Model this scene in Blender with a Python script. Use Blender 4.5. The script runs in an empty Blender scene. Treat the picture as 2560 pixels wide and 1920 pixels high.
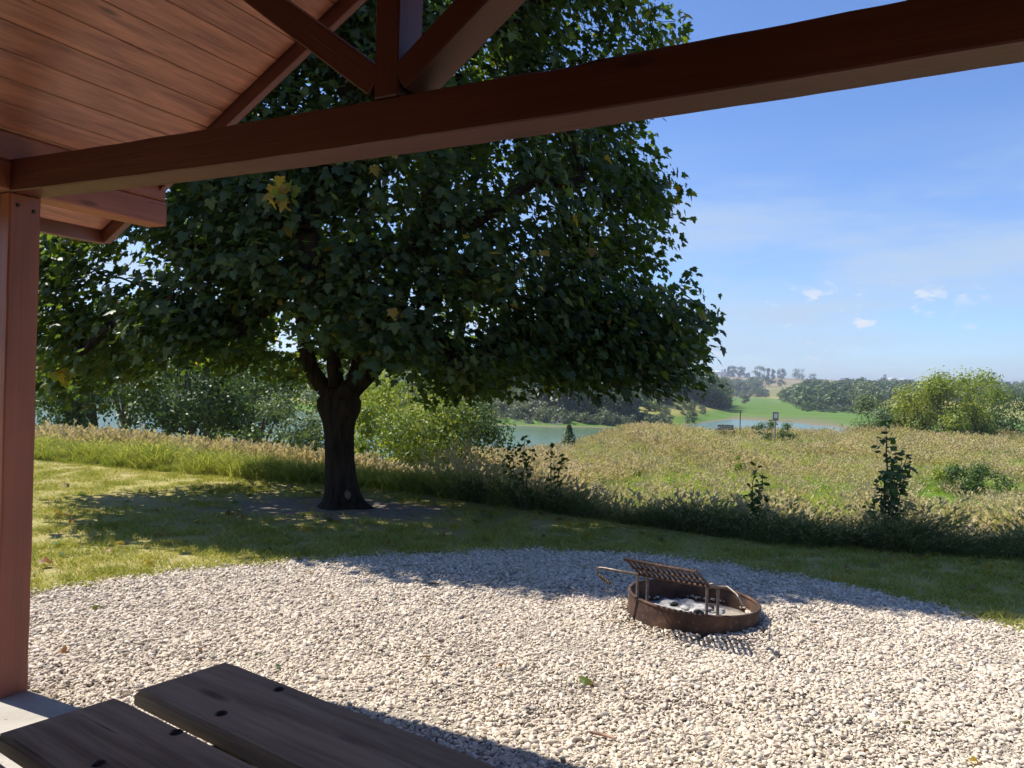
import bpy, bmesh, math, random
import numpy as np
from mathutils import Matrix, Vector, noise as mnoise

random.seed(7); rng = np.random.default_rng(7)
R = math.radians
scene = bpy.context.scene
COL = scene.collection
W2 = bpy.data.collections.new('palette')          # source meshes for the scattered stuff, not linked to the scene

# ------------------------------------------------------------------ camera
CAMZ = 1.46
ROLL = R(1.5)
cam_data = bpy.data.cameras.new('camera'); cam = bpy.data.objects.new('camera', cam_data); COL.objects.link(cam)
cr, sr = math.cos(ROLL), math.sin(ROLL)
cam.matrix_world = Matrix(((cr, -sr, 0, 0), (0, 0, -1, 0), (sr, cr, 0, CAMZ), (0, 0, 0, 1)))
cam_data.sensor_width = 36; cam_data.lens = 36*1923/2560
cam_data.clip_start = .05; cam_data.clip_end = 20000
scene.camera = cam

# ------------------------------------------------------------------ sun and sky
EL = R(53); TRAV = R(-26.2)                        # light travels towards this azimuth
sun_dir = Vector((-math.cos(TRAV)*math.cos(EL), -math.sin(TRAV)*math.cos(EL), math.sin(EL)))
sd = bpy.data.lights.new('sun', 'SUN'); sd.energy = 4.3; sd.angle = R(.53); sd.color = (1, .945, .86)
so = bpy.data.objects.new('sun', sd); COL.objects.link(so)
so.rotation_euler = (-sun_dir).to_track_quat('-Z', 'Y').to_euler()

world = bpy.data.worlds.new('World'); scene.world = world; world.use_nodes = True
nt = world.node_tree; nt.nodes.clear()
def wn(t, **kw):
    n = nt.nodes.new(t)
    for k, v_ in kw.items(): setattr(n, k, v_)
    return n
def wl(a, b): nt.links.new(a, b)
def wmath(op, a, b=None, c=None):
    n = wn('ShaderNodeMath', operation=op)
    for i, q in enumerate((a, b, c)):
        if q is None: continue
        if isinstance(q, (int, float)): n.inputs[i].default_value = q
        else: wl(q, n.inputs[i])
    return n.outputs[0]
sky = wn('ShaderNodeTexSky', sky_type='NISHITA', sun_disc=False)
sky.sun_elevation = EL; sky.sun_rotation = math.atan2(sun_dir.x, sun_dir.y)
sky.altitude = 300; sky.air_density = 1.0; sky.dust_density = .2; sky.ozone_density = 3.0
bg = wn('ShaderNodeBackground'); bg.inputs[1].default_value = .12
wo = wn('ShaderNodeOutputWorld')
tc = wn('ShaderNodeTexCoord'); sx = wn('ShaderNodeSeparateXYZ'); wl(tc.outputs['Generated'], sx.inputs[0])
az = wmath('ARCTAN2', sx.outputs[0], sx.outputs[1]); el = wmath('ARCSINE', sx.outputs[2])
def wnoise(ax, ey, sc, det, w=0., rough=.55):
    cmb = wn('ShaderNodeCombineXYZ'); wl(wmath('MULTIPLY', az, ax), cmb.inputs[0]); wl(wmath('MULTIPLY', el, ey), cmb.inputs[1]); cmb.inputs[2].default_value = w
    n = wn('ShaderNodeTexNoise'); n.inputs['Scale'].default_value = sc; n.inputs['Detail'].default_value = det; n.inputs['Roughness'].default_value = rough
    wl(cmb.outputs[0], n.inputs['Vector']); return n.outputs['Fac']
def wrange(v_, a, b, c, d):
    n = wn('ShaderNodeMapRange', interpolation_type='SMOOTHSTEP'); wl(v_, n.inputs[0])
    for i, q in enumerate((a, b, c, d)): n.inputs[i+1].default_value = q
    return n.outputs[0]
# thin cirrus veil low in the sky
cir = wmath('MULTIPLY', wrange(wnoise(2.2, 11, 1.5, 7, 3.1), .34, .70, 0, .8), wmath('MULTIPLY', wrange(el, .01, .08, .7, 1), wrange(el, .16, .33, 1, 0)))
# small fair weather cumulus just above the horizon
cum_n = wnoise(30, 62, 1.0, 5, 9.4, .6)
cum_big = wnoise(9, 12, 1.0, 1, 4.0)
cum = wmath('MULTIPLY', wrange(cum_n, .55, .65, 0, .8), wmath('MULTIPLY', wrange(el, .022, .05, 0, 1), wrange(el, .10, .15, 1, 0)))
cum = wmath('MULTIPLY', cum, wrange(cum_big, .42, .58, 0, 1))
deep = wn('ShaderNodeMix', data_type='RGBA', blend_type='MULTIPLY'); deep.inputs[0].default_value = 1; wl(sky.outputs[0], deep.inputs[6]); deep.inputs[7].default_value = (.56, .67, .87, 1)
mx = wn('ShaderNodeMix', data_type='RGBA'); wl(cir, mx.inputs[0]); wl(deep.outputs[2], mx.inputs[6]); mx.inputs[7].default_value = (2.65, 3.25, 4.0, 1)
mx2 = wn('ShaderNodeMix', data_type='RGBA'); wl(cum, mx2.inputs[0]); wl(mx.outputs[2], mx2.inputs[6]); mx2.inputs[7].default_value = (4.2, 4.3, 4.5, 1)
wl(mx2.outputs[2], bg.inputs[0]); wl(bg.outputs[0], wo.inputs[0])

scene.view_settings.view_transform = 'Standard'; scene.view_settings.look = 'None'
scene.view_settings.exposure = .85; scene.view_settings.gamma = 1.0; scene.view_settings.use_curve_mapping = False
scene.render.engine = 'CYCLES'
cy = scene.cycles
cy.use_denoising = True
try: cy.denoiser = 'OPENIMAGEDENOISE'
except Exception: pass
cy.max_bounces = 6; cy.diffuse_bounces = 3; cy.glossy_bounces = 2; cy.transmission_bounces = 4; cy.volume_bounces = 0
cy.caustics_reflective = False; cy.caustics_refractive = False
cy.use_adaptive_sampling = True; cy.adaptive_threshold = .018

# ------------------------------------------------------------------ pixel helpers (photo measured at 2212 px wide)
SC = 2560/2212; FPX = 1923.
def ray(x, y):
    px = (x*SC-1280)/FPX; py = (y*SC-960)/FPX
    return np.array([px*cr+py*sr, 1., px*sr-py*cr])
def onz(x, y, z):
    d = ray(x, y); t = (z-CAMZ)/d[2]; return np.array([d[0]*t, t, z])
def aty(x, y, Y):
    d = ray(x, y); return np.array([d[0]*Y, Y, CAMZ+d[2]*Y])

# ------------------------------------------------------------------ object helpers
WM = {}
def tag(o, label=None, cat=None, group=None, kind=None):
    if label: o['label'] = label
    if cat: o['category'] = cat
    if group: o['group'] = group
    if kind: o['kind'] = kind
    return o
def put(o, parent=None, M=None):
    M = M if M is not None else Matrix.Identity(4)
    COL.objects.link(o); WM[o.name] = M
    if parent is not None:
        o.parent = parent; o.matrix_parent_inverse = WM[parent.name].inverted()
    o.matrix_basis = M
    return o
def empty(name, loc, rz=0, label=None, cat=None, group=None):
    o = bpy.data.objects.new(name, None); o.empty_display_size = .1
    put(o, None, Matrix.Translation(Vector(loc)) @ Matrix.Rotation(rz, 4, 'Z'))
    return tag(o, label, cat, group)
def mesh_np(name, verts, faces, mat=None, attrs=None, smooth=False):
    """verts (n,3); faces list of int arrays (m,k)"""
    me = bpy.data.meshes.new(name)
    verts = np.ascontiguousarray(verts, dtype=np.float32)
    if isinstance(faces, np.ndarray): faces = [faces]
    faces = [f for f in faces if len(f)]
    me.vertices.add(len(verts)); me.vertices.foreach_set('co', verts.ravel())
    loops = np.concatenate([f.ravel() for f in faces]).astype(np.int32)
    sizes = np.concatenate([np.full(len(f), f.shape[1], np.int32) for f in faces])
    starts = np.concatenate([[0], np.cumsum(sizes)[:-1]]).astype(np.int32)
    me.loops.add(len(loops)); me.loops.foreach_set('vertex_index', loops)
    me.polygons.add(len(sizes)); me.polygons.foreach_set('loop_start', starts)
    if smooth: me.polygons.foreach_set('use_smooth', np.ones(len(sizes), bool))
    for k, a in (attrs or {}).items():
        at = me.attributes.new(k, 'FLOAT', 'POINT'); at.data.foreach_set('value', np.ascontiguousarray(a, dtype=np.float32))
    me.update(calc_edges=True); me.validate()
    if mat: me.materials.append(mat)
    return me
def mobj(name, me, parent=None, M=None):
    return put(bpy.data.objects.new(name, me), parent, M)
def bm_mesh(name, bm, mat=None, smooth=False):
    me = bpy.data.meshes.new(name); bm.to_mesh(me); bm.free()
    if smooth:
        for p in me.polygons: p.use_smooth = True
    if mat: me.materials.append(mat)
    return me
def box_mesh(name, size, mat, bev=.004, seg=1, cuts=0, wob=0.):
    """a bevelled bar centred on the origin, local X along the grain"""
    bm = bmesh.new(); bmesh.ops.create_cube(bm, size=1)
    bmesh.ops.scale(bm, vec=size, verts=bm.verts)
    if bev > 0: bmesh.ops.bevel(bm, geom=bm.edges[:], offset=bev, segments=seg, affect='EDGES', profile=.6)
    if cuts:
        for i in range(1, cuts+1):
            x = -size[0]/2+size[0]*i/(cuts+1)
            bmesh.ops.bisect_plane(bm, geom=bm.verts[:]+bm.edges[:]+bm.faces[:], plane_co=(x, 0, 0), plane_no=(1, 0, 0))
        s = random.random()*50
        if wob:
            for v_ in bm.verts:
                n = mnoise.noise_vector((v_.co.x*5+s, v_.co.y*9, v_.co.z*9)); v_.co.y += n.y*wob; v_.co.z += n.z*wob
    bmesh.ops.recalc_face_normals(bm, faces=bm.faces)
    return bm_mesh(name, bm, mat)
def frame(o, xdir, zdir):
    x = Vector(xdir).normalized(); z = Vector(zdir); z = (z-x*z.dot(x)).normalized(); y = z.cross(x)
    M = Matrix((x, y, z)).transposed().to_4x4(); M.translation = Vector(o); return M
def tube_np(paths, nseg=6):
    """paths: list of (points, radii) -> verts, faces"""
    V, F = [], []; off = 0
    for pts, rad in paths:
        pts = np.asarray(pts, float); n = len(pts)
        rad = np.broadcast_to(np.asarray(rad, float), (n,))
        t = np.gradient(pts, axis=0); t /= np.linalg.norm(t, axis=1, keepdims=True)+1e-9
        ref = np.where(np.abs(t[:, 2:3]) > .9, np.array([[1., 0, 0]]), np.array([[0, 0, 1.]]))
        a = np.cross(t, ref); a /= np.linalg.norm(a, axis=1, keepdims=True)+1e-9
        for i in range(1, n):
            if a[i] @ a[i-1] < 0: a[i] = -a[i]
        b = np.cross(t, a)
        ang = np.linspace(0, 2*np.pi, nseg, endpoint=False)
        ring = pts[:, None]+rad[:, None, None]*(np.cos(ang)[None, :, None]*a[:, None]+np.sin(ang)[None, :, None]*b[:, None])
        V.append(ring.reshape(-1, 3))
        i = np.arange(n-1)[:, None]*nseg; j = np.arange(nseg)[None]; k = (np.arange(nseg)+1)[None] % nseg
        F.append((np.stack([i+j, i+k, i+nseg+k, i+nseg+j], -1).reshape(-1, 4)+off))
        V.append(np.array([pts[0], pts[-1]])); c0 = off+n*nseg
        jj = np.arange(nseg); kk = (jj+1) % nseg
        F.append(np.stack([np.full(nseg, c0), off+kk, off+jj, off+jj], -1)[:, :3].copy() if False else np.stack([off+jj, off+kk, np.full(nseg, c0), np.full(nseg, c0)], -1))
        F.append(np.stack([off+(n-1)*nseg+kk, off+(n-1)*nseg+jj, np.full(nseg, c0+1), np.full(nseg, c0+1)], -1))
        off += n*nseg+2
    F = np.concatenate(F); tri = F[:, 2] == F[:, 3]
    return np.concatenate(V), [F[~tri], F[tri][:, :3]]

# ------------------------------------------------------------------ materials
class NB:
    def __init__(s, name):
        s.m = bpy.data.materials.new(name); s.m.use_nodes = True; s.t = s.m.node_tree; s.t.nodes.clear()
        s.out = s.n('ShaderNodeOutputMaterial')
    def n(s, t, **kw):
        q = s.t.nodes.new(t)
        for k, v_ in kw.items(): setattr(q, k, v_)
        return q
    def l(s, a, b): s.t.links.new(a, b)
    def set(s, sock, v_):
        if hasattr(v_, 'is_linked') or isinstance(v_, bpy.types.NodeSocket): s.l(v_, sock)
        else: sock.default_value = v_ if not (isinstance(v_, tuple) and len(v_) == 3 and sock.type == 'RGBA') else (*v_, 1)
    def math(s, op, a, b=0.):
        q = s.n('ShaderNodeMath', operation=op); s.set(q.inputs[0], a); s.set(q.inputs[1], b); return q.outputs[0]
    def noise(s, vec, scale, det=4, rough=.55, out='Fac'):
        q = s.n('ShaderNodeTexNoise'); q.inputs['Scale'].default_value = scale; q.inputs['Detail'].default_value = det; q.inputs['Roughness'].default_value = rough
        if vec is not None: s.l(vec, q.inputs['Vector'])
        return q.outputs[out]
    def ramp(s, fac, stops):
        q = s.n('ShaderNodeValToRGB'); e = q.color_ramp.elements
        while len(e) < len(stops): e.new(.5)
        for el_, (p, c) in zip(e, stops): el_.position = p; el_.color = (*c, 1) if len(c) == 3 else c
        s.l(fac, q.inputs[0]); return q.outputs[0]
    def mix(s, f, a, b, blend='MIX'):
        q = s.n('ShaderNodeMix', data_type='RGBA', blend_type=blend); s.set(q.inputs[0], f); s.set(q.inputs[6], a); s.set(q.inputs[7], b); return q.outputs[2]
    def mrange(s, f, a, b, c, d):
        q = s.n('ShaderNodeMapRange', interpolation_type='SMOOTHSTEP'); s.l(f, q.inputs[0])
        for i, k in enumerate((a, b, c, d)): q.inputs[i+1].default_value = k
        return q.outputs[0]
    def mapping(s, vec, scale=(1, 1, 1), loc=None):
        q = s.n('ShaderNodeMapping'); s.l(vec, q.inputs[0]); q.inputs['Scale'].default_value = scale
        if loc is not None: s.set(q.inputs['Location'], loc)
        return q.outputs[0]
    def objco(s): return s.n('ShaderNodeTexCoord').outputs['Object']
    def pos(s): return s.n('ShaderNodeNewGeometry').outputs['Position']
    def rand(s): return s.n('ShaderNodeObjectInfo').outputs['Random']
    def attr(s, name): return s.n('ShaderNodeAttribute', attribute_name=name).outputs['Fac']
    def bump(s, h, strength=.3, dist=.01):
        q = s.n('ShaderNodeBump'); q.inputs['Strength'].default_value = strength; q.inputs['Distance'].default_value = dist; s.l(h, q.inputs['Height']); return q.outputs[0]
    def bsdf(s, color, rough=.6, spec=.4, metal=0., normal=None, finish=True):
        q = s.n('ShaderNodeBsdfPrincipled'); s.set(q.inputs['Base Color'], color); s.set(q.inputs['Roughness'], rough)
        s.set(q.inputs['Specular IOR Level'], spec); s.set(q.inputs['Metallic'], metal)
        if normal is not None: s.l(normal, q.inputs['Normal'])
        if finish: s.l(q.outputs[0], s.out.inputs[0])
        return q.outputs[0]

def wood(name, c_lo, c_hi, grain=(1.3, 16, 16), crack=.5, crack_c=(.02, .012, .01), rough=.6, bump=.35, spec=.35, var=.25, lohi=(.30, .68), knot=.6):
    b = NB(name); rnd = b.rand()
    off = b.n('ShaderNodeCombineXYZ'); b.l(b.math('MULTIPLY', rnd, 91.), off.inputs[0]); b.l(b.math('MULTIPLY', rnd, 37.), off.inputs[1]); b.l(b.math('MULTIPLY', rnd, 53.), off.inputs[2])
    co = b.objco(); v1 = b.mapping(co, grain, off.outputs[0])
    nn_ = b.n('ShaderNodeTexNoise'); nn_.inputs['Scale'].default_value = 1.6; nn_.inputs['Detail'].default_value = 7; nn_.inputs['Roughness'].default_value = .62; nn_.inputs['Distortion'].default_value = .55; b.l(v1, nn_.inputs['Vector']); wav = nn_.outputs['Fac']
    fine = b.noise(b.mapping(co, (grain[0]*2, grain[1]*5, grain[2]*5), off.outputs[0]), 1.5, 4, .6)
    f = b.math('ADD', b.math('MULTIPLY', wav, .7), b.math('MULTIPLY', fine, .3))
    col = b.ramp(f, [(lohi[0], c_lo), (lohi[1], c_hi)])
    big = b.noise(b.mapping(co, (1.1, 3, 3), off.outputs[0]), 1.0, 3)
    col = b.mix(var, col, b.ramp(big, [(.25, tuple(c*.55 for c in c_lo)), (.75, tuple(min(1, c*1.15) for c in c_hi))]))
    cr_ = b.noise(b.mapping(co, (grain[0]*.7, grain[1]*1.4, grain[2]*1.4), off.outputs[0]), 1.0, 5, .75)
    ck = b.mrange(cr_, .635, .675, 0, crack)
    col = b.mix(ck, col, crack_c)
    vo = b.n('ShaderNodeTexVoronoi'); vo.inputs['Scale'].default_value = 1.; b.l(b.mapping(co, (1.7, 6.5, 6.5), off.outputs[0]), vo.inputs['Vector'])
    col = b.mix(b.mrange(vo.outputs['Distance'], .05, .13, knot, 0), col, crack_c)
    h = b.math('SUBTRACT', f, b.math('MULTIPLY', ck, 1.2))
    b.bsdf(col, rough, spec, normal=b.bump(h, bump, .006))
    return b.m
M_beam_shaded = wood('brown_timber_paint_shaded', (.072, .017, .014), (.125, .034, .027), (.6, 12, 12), .85, (.02, .007, .006), .45, .6, .4, .45)  # truss timbers: the porch shade is put into this darker copy of the paint
M_postp_lit = wood('brown_timber_paint_lit', (.19, .056, .036), (.32, .106, .070), (.7, 12, 12), .7, (.035, .012, .01), .5, .6, .35, .5)  # posts and plates: lighter, lit copy of the same brown paint
M_board = wood('stained_ceiling_board', (.14, .036, .024), (.54, .215, .14), (1.3, 11, 11), .6, (.05, .016, .01), .40, .25, .6, .3, (.36, .62), .8)
M_trim = wood('brown_fascia_paint', (.105, .028, .022), (.17, .052, .040), (1, 14, 14), .3, (.05, .02, .015), .38, .15, .7)
M_table = wood('weathered_table_wood', (.13, .10, .062), (.68, .55, .38), (.9, 13, 13), .85, (.035, .027, .022), .8, .45, .2, .28)
M_bench = wood('grey_old_timber', (.16, .14, .12), (.27, .24, .21), (2, 16, 16), .3)

def plain(name, c, rough=.6, metal=0., spec=.4, nscale=30, var=.25, bump=.2):
    b = NB(name); co = b.objco(); n = b.noise(co, nscale, 5)
    col = b.mix(b.mrange(n, .3, .7, 0, 1), tuple(q*(1-var) for q in c), tuple(min(1, q*(1+var)) for q in c))
    b.bsdf(col, rough, spec, metal, b.bump(n, bump, .004)); return b.m
def rust_mat():
    b = NB('rusty_steel'); co = b.objco(); n = b.noise(co, 9, 7, .65); n2 = b.noise(co, 45, 4)
    col = b.ramp(n, [(.28, (.04, .026, .02)), (.5, (.085, .05, .036)), (.64, (.15, .08, .05)), (.8, (.26, .18, .13))])
    col = b.mix(b.mrange(n2, .62, .75, 0, .5), col, (.42, .36, .30))
    b.bsdf(col, .8, .25, .15, b.bump(n2, .3, .004)); return b.m
M_rust = rust_mat()
M_grate = plain('sooty_grill_steel', (.075, .045, .033), .75, .2, .3, 50, .5)
M_iron = plain('dark_bare_steel', (.12, .095, .08), .45, .6, .5, 40, .35)
M_bolt = plain('dark_bolt_head', (.035, .03, .03), .5, .7, .5, 60, .3)
M_ash = plain('grey_ash', (.34, .325, .31), .95, 0, .1, 22, .45, .8)
M_char = plain('charcoal', (.02, .02, .02), .9, 0, .2, 30, .5, .6)
M_roofing = plain('brown_roofing', (.10, .07, .055), .85, 0, .2, 20, .3)
M_sign = plain('grey_sign_board', (.24, .22, .21), .7)
M_paper = plain('white_notice', (.75, .75, .75), .6, var=.06)
M_post = plain('dark_pole_steel', (.06, .055, .05), .6, .3)
M_white = plain('white_farm_siding', (.78, .78, .77), .6, var=.05)
M_greyroof = plain('grey_metal_roof', (.42, .45, .48), .5, var=.1)
M_redbarn = plain('blue_grey_barn_siding', (.20, .26, .34), .6, var=.1)
M_conc_silo = plain('grey_silo_concrete', (.36, .36, .37), .8, var=.15)

def conc_mat():
    b = NB('broom_finished_concrete'); p = b.pos()
    q = b.n('ShaderNodeMapping'); b.l(p, q.inputs[0]); q.inputs['Rotation'].default_value = (0, 0, R(-24)); q.inputs['Scale'].default_value = (3, 60, 3)
    br = b.noise(q.outputs[0], 2.0, 5); bl = b.noise(p, 5, 6, .6); sp = b.noise(p, 42, 2)
    col = b.ramp(bl, [(.3, (.36, .33, .28)), (.7, (.50, .465, .40))])
    col = b.mix(b.mrange(br, .3, .7, 0, .3), col, (.30, .275, .235))
    col = b.mix(b.mrange(sp, .68, .74, 0, .7), col, (.09, .075, .06))
    b.bsdf(col, .85, .2, normal=b.bump(br, .35, .004)); return b.m
M_conc = conc_mat()
def gravel_bed_mat():
    b = NB('gravel_fines'); p = b.pos(); n = b.noise(p, 60, 5, .7); n2 = b.noise(p, 3, 4)
    col = b.ramp(n, [(.3, (.30, .26, .20)), (.7, (.52, .455, .37))]); col = b.mix(b.mrange(n2, .5, .8, 0, .35), col, (.30, .25, .18))
    b.bsdf(col, .95, .1, normal=b.bump(n, .8, .02)); return b.m
M_bed = gravel_bed_mat()
def stone_mat():
    b = NB('pale_limestone_gravel'); r = b.math('FRACT', b.math('ADD', b.attr('tint'), b.rand())); co = b.pos()
    col = b.ramp(r, [(0, (.32, .275, .225)), (.10, (.50, .425, .33)), (.30, (.60, .515, .40)), (.55, (.70, .61, .48)), (.80, (.77, .685, .56)), (.90, (.62, .49, .39)), (.97, (.36, .33, .31)), (1, (.20, .18, .17))])
    n = b.noise(co, 90, 3); col = b.mix(b.mrange(n, .35, .65, 0, .3), col, (.44, .37, .29))
    b.bsdf(col, .9, .2); return b.m
M_stone = stone_mat()
def lawn_mat():
    b = NB('lawn_soil'); p = b.pos(); n = b.noise(p, 14, 6, .65); n2 = b.noise(p, .9, 4)
    g = b.ramp(n, [(.3, (.20, .19, .055)), (.7, (.43, .37, .14))])
    g = b.mix(b.mrange(n2, .45, .7, 0, .55), g, (.42, .32, .17))
    # worn bare earth round the maple
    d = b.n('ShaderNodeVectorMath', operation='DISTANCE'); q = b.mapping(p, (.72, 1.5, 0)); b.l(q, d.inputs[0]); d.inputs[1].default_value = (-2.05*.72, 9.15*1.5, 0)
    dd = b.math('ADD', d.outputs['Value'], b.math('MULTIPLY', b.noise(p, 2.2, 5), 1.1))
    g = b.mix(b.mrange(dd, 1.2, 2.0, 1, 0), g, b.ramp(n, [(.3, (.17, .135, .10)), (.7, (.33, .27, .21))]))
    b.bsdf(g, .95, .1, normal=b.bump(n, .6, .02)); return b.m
M_lawn = lawn_mat()
def ground_mat():
    b = NB('meadow_and_field_ground'); p = b.pos(); s = b.n('ShaderNodeSeparateXYZ'); b.l(p, s.inputs[0])
    n = b.noise(p, .35, 6, .65); n2 = b.noise(p, .022, 4)
    near = b.ramp(n, [(.3, (.17, .19, .045)), (.55, (.29, .28, .08)), (.75, (.38, .31, .13))])
    dist = b.n('ShaderNodeVectorMath', operation='LENGTH'); b.l(p, dist.inputs[0]); dv = dist.outputs['Value']
    fn = b.noise(b.mapping(p, (1, .28, 1)), .012, 3)
    mid = b.ramp(n2, [(.35, (.17, .20, .05)), (.5, (.28, .26, .075)), (.65, (.32, .27, .10))])
    marsh = b.ramp(b.noise(p, .05, 5), [(.3, (.085, .155, .03)), (.7, (.125, .205, .045))])
    mid = b.mix(b.mrange(s.outputs[2], -5.6, -4.6, 1, 0), mid, marsh)
    mid = b.mix(b.mrange(s.outputs[2], -6.50, -6.32, 1, 0), mid, (.20, .165, .115))
    far = b.ramp(fn, [(.40, (.30, .215, .125)), (.47, (.19, .19, .065)), (.55, (.22, .20, .08)), (.58, (.34, .24, .15))])
    col = b.mix(b.mrange(dv, 100, 130, 0, 1), near, mid)
    col = b.mix(b.mrange(dv, 720, 800, 0, 1), col, far)
    b.bsdf(col, .95, .05); return b.m
M_ground = ground_mat()
def water_mat():
    b = NB('green_lake_water'); p = b.pos()
    w1 = b.noise(b.mapping(p, (.5, 1.3, 1)), 1.1, 5, .6); w2 = b.noise(b.mapping(p, (.02, .05, 1)), 1, 3)
    col = b.mix(b.mrange(w2, .35, .65, 0, 1), (.095, .15, .075), (.115, .18, .10))
    b.bsdf(col, .22, .32, normal=b.bump(w1, .6, .14)); return b.m
M_water = water_mat()
def leaf_mat(name, stops, trans=.38, rough=.45, spec=.35, rnd=.35, tcol=(1.25, 1.25, .55)):
    b = NB(name); t = b.attr('tint')
    f = b.math('ADD', b.math('MULTIPLY', t, 1-rnd), b.math('MULTIPLY', b.rand(), rnd))
    col = b.ramp(f, stops)
    pr = b.bsdf(col, rough, spec, finish=False)
    tr = b.n('ShaderNodeBsdfTranslucent'); b.l(b.mix(1, col, tcol, 'MULTIPLY'), tr.inputs[0])
    mxs = b.n('ShaderNodeMixShader'); mxs.inputs[0].default_value = trans
    b.l(pr, mxs.inputs[1]); b.l(tr.outputs[0], mxs.inputs[2]); b.l(mxs.outputs[0], b.out.inputs[0]); return b.m
M_maple = leaf_mat('maple_leaf', [(0, (.028, .050, .022)), (.45, (.050, .082, .032)), (.86, (.098, .132, .042)), (.93, (.13, .16, .025)), (.975, (.32, .22, .03)), (1, (.22, .11, .045))], .50, .42, .35, .0, (2.1, 2.2, .55))
M_green = leaf_mat('green_leaf', [(0, (.045, .085, .024)), (.5, (.085, .145, .034)), (1, (.15, .20, .05))])
M_dkgreen = leaf_mat('dark_leaf', [(0, (.035, .068, .026)), (.5, (.06, .105, .038)), (1, (.10, .145, .05))], .3)
M_locust = leaf_mat('yellow_green_leaf', [(0, (.12, .18, .03)), (.5, (.25, .31, .045)), (.85, (.38, .39, .06)), (1, (.52, .42, .07))], .4)
M_pale = leaf_mat('pale_grey_leaf', [(0, (.09, .14, .06)), (.5, (.16, .215, .095)), (1, (.24, .28, .13))], .35)
M_spruce = leaf_mat('spruce_needles', [(0, (.03, .06, .035)), (.5, (.055, .095, .055)), (1, (.09, .14, .08))], .15)
M_wood_mix = leaf_mat('distant_wood_leaf', [(0, (.05, .09, .034)), (.4, (.09, .145, .045)), (.75, (.145, .19, .058)), (1, (.24, .235, .075))], .3, rnd=.6)
M_shrubgrey = leaf_mat('grey_green_shrub', [(0, (.07, .10, .05)), (.5, (.12, .155, .08)), (.9, (.18, .20, .11)), (1, (.22, .18, .13))], .3, rnd=.5)
M_deadgrey = plain('dead_branch', (.34, .31, .28), .8)
def grass_mat(name, stops, trans=.35, rnd=.5, tcol=(1.3, 1.25, .6)): return leaf_mat(name, stops, trans, .75, .06, rnd, tcol)
M_glawn = grass_mat('lawn_blade', [(0, (.13, .18, .035)), (.35, (.27, .30, .06)), (.6, (.45, .43, .10)), (.85, (.60, .50, .21)), (1, (.68, .56, .32))], .3, .3)
M_gstrip = grass_mat('long_grass_blade', [(0, (.060, .095, .036)), (.5, (.115, .16, .058)), (.8, (.19, .22, .09)), (1, (.42, .35, .21))], .3, .25)
M_gleft = grass_mat('bright_long_grass', [(0, (.13, .19, .035)), (.5, (.30, .34, .08)), (1, (.54, .50, .20))], .4, .4)
M_gtan = grass_mat('tan_bluestem', [(0, (.24, .24, .07)), (.5, (.41, .35, .16)), (1, (.56, .46, .27))], .35, .5, (1.1, 1.05, .8))
M_gred = grass_mat('reddish_bluestem', [(0, (.25, .30, .06)), (.5, (.44, .41, .13)), (1, (.58, .45, .25))], .35, .5, (1.1, 1.05, .8))
M_gyel = grass_mat('yellow_green_meadow', [(0, (.19, .29, .04)), (.5, (.36, .45, .075)), (1, (.56, .54, .15))], .4, .5)
M_gpale = grass_mat('pale_seed_heads', [(0, (.27, .32, .09)), (.5, (.48, .46, .19)), (1, (.68, .61, .38))], .35, .5, (1.05, 1, .9))
M_gbright = grass_mat('fresh_green_grass', [(0, (.15, .30, .03)), (.5, (.25, .44, .05)), (1, (.36, .50, .10))], .4, .4)
def bark_mat(name, c1, c2, s=1.):
    b = NB(name); co = b.pos(); v1 = b.mapping(co, (9*s, 9*s, 1.6*s)); n = b.noise(v1, 2.2, 7, .65); n2 = b.noise(co, 6, 3)
    col = b.ramp(n, [(.32, c1), (.66, c2)]); col = b.mix(b.mrange(n2, .55, .8, 0, .4), col, tuple(q*1.3 for q in c2))
    b.bsdf(col, .9, .15, normal=b.bump(n, .9, .03)); return b.m
M_bark = bark_mat('maple_bark', (.008, .006, .005), (.042, .030, .022))
M_bark2 = bark_mat('grey_bark', (.05, .04, .03), (.17, .14, .11), 2)
M_clay = plain('pale_wound_wood', (.13, .10, .07), .9)

# ------------------------------------------------------------------ the lie of the land
WATER = -6.54
LAWN_Z = -.06
lawn_pts = [(-60, 30), (-20, 17.6), (-8.5, 13.3), (-2.8, 11.1), (-1.7, 10.8), (1.5, 8.35), (2.6, 7.6), (4.8, 7.2), (12, 6.6), (60, 3)]
crest_pts = [(-400, 40), (-60, 30), (-30, 24), (-12, 20), (-7, 17.2), (-3, 17.2), (-1.5, 20), (-.1, 28), (2.2, 38), (5.6, 48), (12, 62), (30, 70), (60, 78), (120, 90), (500, 110)]
def sdist(P, X, Y):
    P = np.asarray(P, float); d = np.full(X.shape, 1e9)
    for a, b in zip(P[:-1], P[1:]):
        ab = b-a; t = np.clip(((X-a[0])*ab[0]+(Y-a[1])*ab[1])/(ab@ab), 0, 1)
        d = np.minimum(d, np.hypot(X-a[0]-t*ab[0], Y-a[1]-t*ab[1]))
    return np.where(Y > np.interp(X, P[:, 0], P[:, 1]), d, -d)
def sst(x): x = np.clip(x, 0, 1); return x*x*(3-2*x)
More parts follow.
